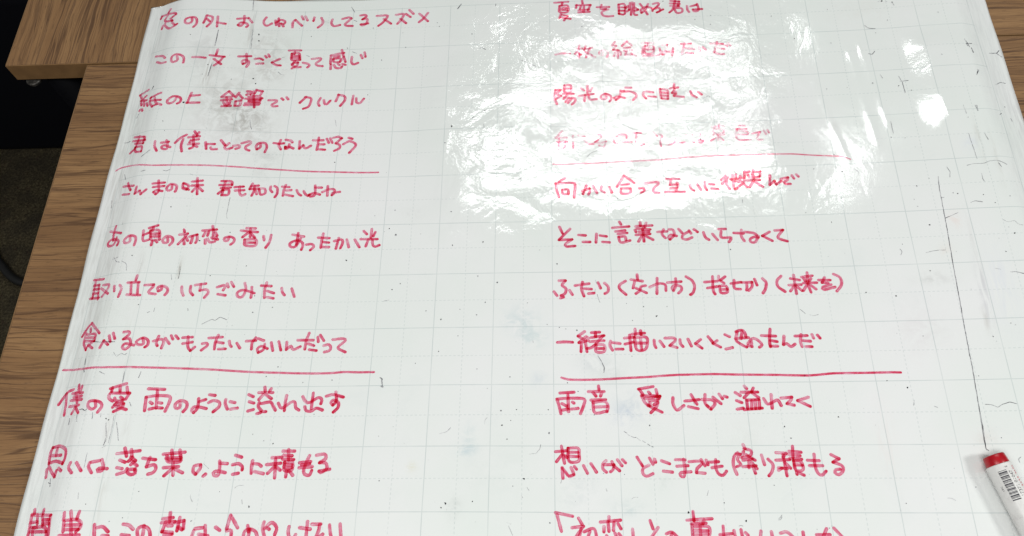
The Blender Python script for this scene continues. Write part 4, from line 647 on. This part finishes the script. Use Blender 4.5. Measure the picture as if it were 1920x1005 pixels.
def ribbons(name, strokes, mat, base_lift, step=.0011, wob=.12, pool=.55, kind=None):
    vs, fs, uvc, ink = [], [], [], []
    lift = 0
    for (P, w, den) in strokes:
        den = den*random.uniform(.86, 1.14)
        for pl in spline(P, step):
            A = np.array(pl); r = w*.5
            seg = np.linalg.norm(np.diff(A, axis=0), axis=1) if len(A) > 1 else np.array([0])
            Lc = np.r_[0, np.cumsum(seg)]; tot = Lc[-1]
            if tot < 1e-6: continue
            T = np.gradient(A, axis=0); T /= (np.linalg.norm(T, axis=1)[:, None]+1e-12)
            rows = []
            for q in (0, .12, .35, .7): rows.append((A[0]-T[0]*r*(1-q), T[0], math.sqrt(max(0.01, 1-(1-q)**2)), -r*(1-q)))
            for i in range(len(A)): rows.append((A[i], T[i], 1.0, Lc[i]))
            for q in (.7, .35, .12, 0): rows.append((A[-1]+T[-1]*r*(1-q), T[-1], math.sqrt(max(0.01, 1-(1-q)**2)), tot+r*(1-q)))
            lift = (lift+1) % 14
            ph = random.uniform(0, 100); b0 = len(vs)
            for (c, t, k, s) in rows:
                n = np.array([-t[1], t[0]]); hw = r*k*(1+wob*noise.noise(Vector((s*260+ph, ph, 0))))
                d = den*(.86+.36*min(1, max(0, s/(tot+1e-9)))+pool*max(0, 1-(tot+r-s)/(w*1.2)))
                off = ph*.37+s
                for sg in (1, 0, -1):
                    vs.append(c+n*hw*sg); uvc.append((off, sg)); ink.append(d)
            xyb = len(rows)
            for i in range(xyb-1):
                for j in (0, 1):
                    a = b0+i*3+j; fs.append((a, a+1, a+4, a+3, lift))
    vs = np.array(vs)
    z = on_sheet(vs, 0)[:, 2]
    lv = np.zeros(len(vs))
    for f in fs:
        for k in f[:4]: lv[k] = f[4]
    vs3 = np.c_[vs, z+base_lift+lv*9e-6]
    me = mesh(name, vs3.tolist(), [f[:4] for f in fs], True)
    # make every face look up
    bm = bmesh.new(); bm.from_mesh(me)
    for f in bm.faces:
        if f.normal.z < 0: f.normal_flip()
    bm.to_mesh(me); bm.free(); me.shade_smooth()
    uvl = me.uv_layers.new(name="stroke"); n = len(me.loops); li = np.empty(n, int); me.loops.foreach_get("vertex_index", li)
    uvl.data.foreach_set("uv", np.array(uvc)[li].ravel().astype(np.float32))
    at = me.attributes.new("ink", 'FLOAT', 'POINT'); at.data.foreach_set("value", np.array(ink, np.float32))
    at = me.attributes.new("crinkle", 'FLOAT', 'POINT'); at.data.foreach_set("value", crinkle_amp(vs[:, 0], vs[:, 1]).astype(np.float32))
    o = link(name, me, mat, sheet)
    if kind: o["kind"] = kind
    o.visible_shadow = True
    return o
def nums(t):
    v = [int(x) for x in t.split()]; return [(v[i]*1e-4, v[i+1]*1e-4) for i in range(0, len(v), 2)]
for kind, w, den, txt in INK:
    st = [(nums(s), w*(1.0 if kind == 'u' else (1.22 if w < 22 else 1.12))*1e-4, den*.93) for s in txt.split('|')]
    if kind == 'u': ribbons("underline", st, M_RED, .00013, .002, .05, .25)
    else: ribbons("handwritten_line", st, M_RED if den > .76 else M_RED_WORN, .00013)
# old black pen marks and cracks that hold dirt
st = []
for w, den, txt in SCRATCHES:
    P = nums(txt); Q = [P[0]]
    for p in P[1:]:                      # small jitter so that a scratch is never a clean curve
        q = Q[-1]; n = max(1, int(math.hypot(p[0]-q[0], p[1]-q[1])/.0022))
        for k in range(1, n+1):
            j = .00014 if k < n else 0
            Q.append((q[0]+(p[0]-q[0])*k/n+random.uniform(-j, j), q[1]+(p[1]-q[1])*k/n+random.uniform(-j, j)))
    st.append((Q, w*1e-4, den*.98))
ribbons("scratch_marks", st, M_BLACK, .00028, .0007, .45, .1, kind="stuff")
def discs(name, recs, mat, lift):
    vs, fs, ink = [], [], []
    for (x, y, r, d) in recs:
        n = 7 if r < 4e-4 else 12; b = len(vs); ph = random.uniform(0, 9); el = random.uniform(.7, 1.35); an = random.uniform(0, 3.1)
        vs.append((x, y)); ink.append(d)
        for k in range(n):
            t = 2*math.pi*k/n; q = r*(1+.22*math.sin(3*t+ph))
            a, c = q*math.cos(t)*el, q*math.sin(t)/el
            vs.append((x+a*math.cos(an)-c*math.sin(an), y+a*math.sin(an)+c*math.cos(an))); ink.append(d*.9)
        for k in range(n): fs.append((b, b+1+k, b+1+(k+1) % n))
    vs = np.array(vs); me = mesh(name, on_sheet(vs, lift).tolist(), fs, True)
    uvl = me.uv_layers.new(name="stroke")
    at = me.attributes.new("ink", 'FLOAT', 'POINT'); at.data.foreach_set("value", np.array(ink, np.float32)*1.5)
    at = me.attributes.new("crinkle", 'FLOAT', 'POINT'); at.data.foreach_set("value", crinkle_amp(vs[:, 0], vs[:, 1]).astype(np.float32))
    o = link(name, me, mat, sheet); o["kind"] = "stuff"; return o
recs = []
for rec in SPECKS.strip(';').split(';'):
    x, y, r = [float(t) for t in rec.split()]; recs.append((x*1e-4, y*1e-4, r*.82e-4, 1.9))
for _ in range(260):
    x, y = random.uniform(-.40, .41), random.uniform(-.25, .30)
    recs.append((x, y, random.uniform(.00010, .00026), random.uniform(.2, .8)))
discs("specks", recs, M_BLACK, .00034)

# ------------------------------------------------------------------ the marker pen
def mat_barrel():
    N = NT("white_marker_barrel"); P = N.obj()
    n = N.smooth(N.noise(P, 110, 4, .65), .48, .72, 0, .5)
    n2 = N.smooth(N.noise(N.scale(P, (1, 1, 1)), 420, 3, .6), .6, .75, 0, .3)
    c = N.mix(n, (.78, .77, .75), (.52, .49, .48)); c = N.mix(n2, c, (.35, .30, .30))
    return N.done(N.bsdf(Base_Color=c, Roughness=.27, IOR=1.5))
M_BARREL = mat_barrel()
M_PLUG = mat_plain("red_plastic", (.40, .002, .010), .3, 0, 200, .12)
M_PRINT_K = mat_plain("black_print", (.045, .042, .055), .35, 0, 900, .3)
M_PRINT_R = mat_plain("red_print", (.55, .10, .14), .35, 0, 900, .3)
RB = .0089
A0 = Vector((.3208, -.1678, 0)); A1 = A0+Vector((.01354, -.04828, 0))

pen_d = (A1-A0).normalized(); pen_side = Vector((0, 0, 1)).cross(-pen_d)      # points to the picture's left
A0 = A0+Vector((0, 0, float(on_sheet([(A0.x, A0.y)], 0)[0, 2])+RB+.0002))
pen = empty("marker_pen", (A0.x, A0.y, A0.z-RB))
tag(pen, "white marker pen with a red end plug and barcode lying on the sheet", "marker")
def pen_pt(s, th, r): return A0+pen_d*s+(pen_side*math.sin(th)+Vector((0, 0, 1))*math.cos(th))*r
def lathe(name, prof, mat, seg=48, squash=0.0):
    vs, fs = [], []
    for (s, r) in prof:
        for k in range(seg): vs.append(pen_pt(s, 2*math.pi*k/seg, r))
    for i in range(len(prof)-1):
        for k in range(seg):
            a = i*seg+k; b = i*seg+(k+1) % seg; fs.append((a, b, b+seg, a+seg))
    fs.append(tuple(range(seg-1, -1, -1))); fs.append(tuple((len(prof)-1)*seg+k for k in range(seg)))
    me = mesh(name, vs, fs, True)
    bm = bmesh.new(); bm.from_mesh(me); bmesh.ops.recalc_face_normals(bm, faces=bm.faces); bm.to_mesh(me); bm.free(); me.shade_smooth()
    o = link(name, me, mat, pen); o.matrix_parent_inverse = Matrix.Translation(pen.location).inverted(); return o
lathe("barrel", [(0, RB*.90), (.00005, RB*.94), (.0004, RB*.985), (.0010, RB), (.02, RB), (.05, RB), (.086, RB), (.0865, RB*.97), (.087, RB*.9)], M_BARREL)
lathe("end_plug", [(-.0074, .0001), (-.0074, RB*.66), (-.0072, RB*.80), (-.0066, RB*.85), (-.004, RB*.88), (-.0006, RB*.91), (.0004, RB*.88)], M_PLUG)
lathe("cap", [(.0872, RB*.9), (.0876, RB*1.02), (.12, RB*.98), (.130, RB*.9), (.132, RB*.6), (.132, .0001)], M_PLUG)
VIEW = math.radians(24)                       # the side of the barrel that carries the print faces the camera
def wrap(name, polys, mat):
    """polys: faces in (s, a) where a is arc position in units of the radius, left positive"""
    vs, fs = [], []
    for poly in polys:
        b = len(vs)
        for (s, a) in poly: vs.append(pen_pt(s, a+VIEW, RB+.00006))
        fs.append(tuple(range(b, b+len(poly))))
    me = mesh(name, vs, fs)
    o = link(name, me, mat, pen); o.matrix_parent_inverse = Matrix.Translation(pen.location).inverted(); return o
def fr(x): return -math.asin(max(-.999, min(.999, 2*x-1)))   # share of the barrel's visible width, from the left -> angle
def rect(s0, s1, f0, f1, n=5):
    a0, a1 = fr(f0), fr(f1); return [[(s0, a0+(a1-a0)*k/n), (s1, a0+(a1-a0)*k/n), (s1, a0+(a1-a0)*(k+1)/n), (s0, a0+(a1-a0)*(k+1)/n)] for k in range(n)]
bars = []; s = .0050; rb = random.Random(3)
widths = [.34, .9, .3, .26, .8, .5, .3, .7, .28, .3, .9, .3, .5, .26, .8, .3, .3, .6, .26, .9, .4, .3, .7, .3, .5, .9, .3, .26, .6, .3]
for i, w in enumerate(widths):
    if s > .0262: break
    wd = w*1.15e-3; bars += rect(s, s+wd, .33, .65); s += wd+(.00026 if i % 3 else .0006)
wrap("barcode", bars, M_PRINT_K)
def text_polys(txt, s_start, f_mid, height):
    cu = bpy.data.curves.new("print", 'FONT'); cu.body = txt; cu.size = 1.0; cu.resolution_u = 2
    ob = bpy.data.objects.new("print", cu); COL.objects.link(ob)
    bpy.context.view_layer.update()
    me = bpy.data.meshes.new_from_object(ob.evaluated_get(bpy.context.evaluated_depsgraph_get()))
    co = [v.co.copy() for v in me.vertices]; ps = [list(p.vertices) for p in me.polygons]
    bpy.data.objects.remove(ob); bpy.data.curves.remove(cu); bpy.data.meshes.remove(me)
    k = height/.72; am = fr(f_mid)
    # reading direction runs back towards the plug, letter tops face the bars
    return [[(s_start-co[i].x*k, am+(co[i].y-.36)*k/RB) for i in p] for p in ps]
wrap("barcode_digits", text_polys("17371 01047", .0252, .775, .0026), M_PRINT_K)
small = text_polys("UPC", .0185, .20, .0014)+text_polys("E", .0037, .70, .0018)+text_polys("B", .0290, .80, .0020)
wrap("small_print", small, M_PRINT_K)
red = []; s = .0035
while s < .050:                                # a column of tiny red print, too small to read in the photo
    L = rb.uniform(.0007, .0016)
    if rb.random() < .8:
        f = rb.uniform(.90, .915); red += rect(s, s+L*.35, f, f+.045, 2); red += rect(s+L*.5, s+L*.75, f-.01, f+.02, 2); red += rect(s, s+L*.8, f+.02, f+.032, 1)
    s += L+rb.uniform(.0002, .0007)
s = .031
while s < .07:
    L = rb.uniform(.0009, .0018); f = .78
    red += rect(s, s+L*.3, f, f+.06, 2); red += rect(s+L*.45, s+L*.7, f+.01, f+.05, 2); s += L+.0004
wrap("red_print", red, M_PRINT_R)
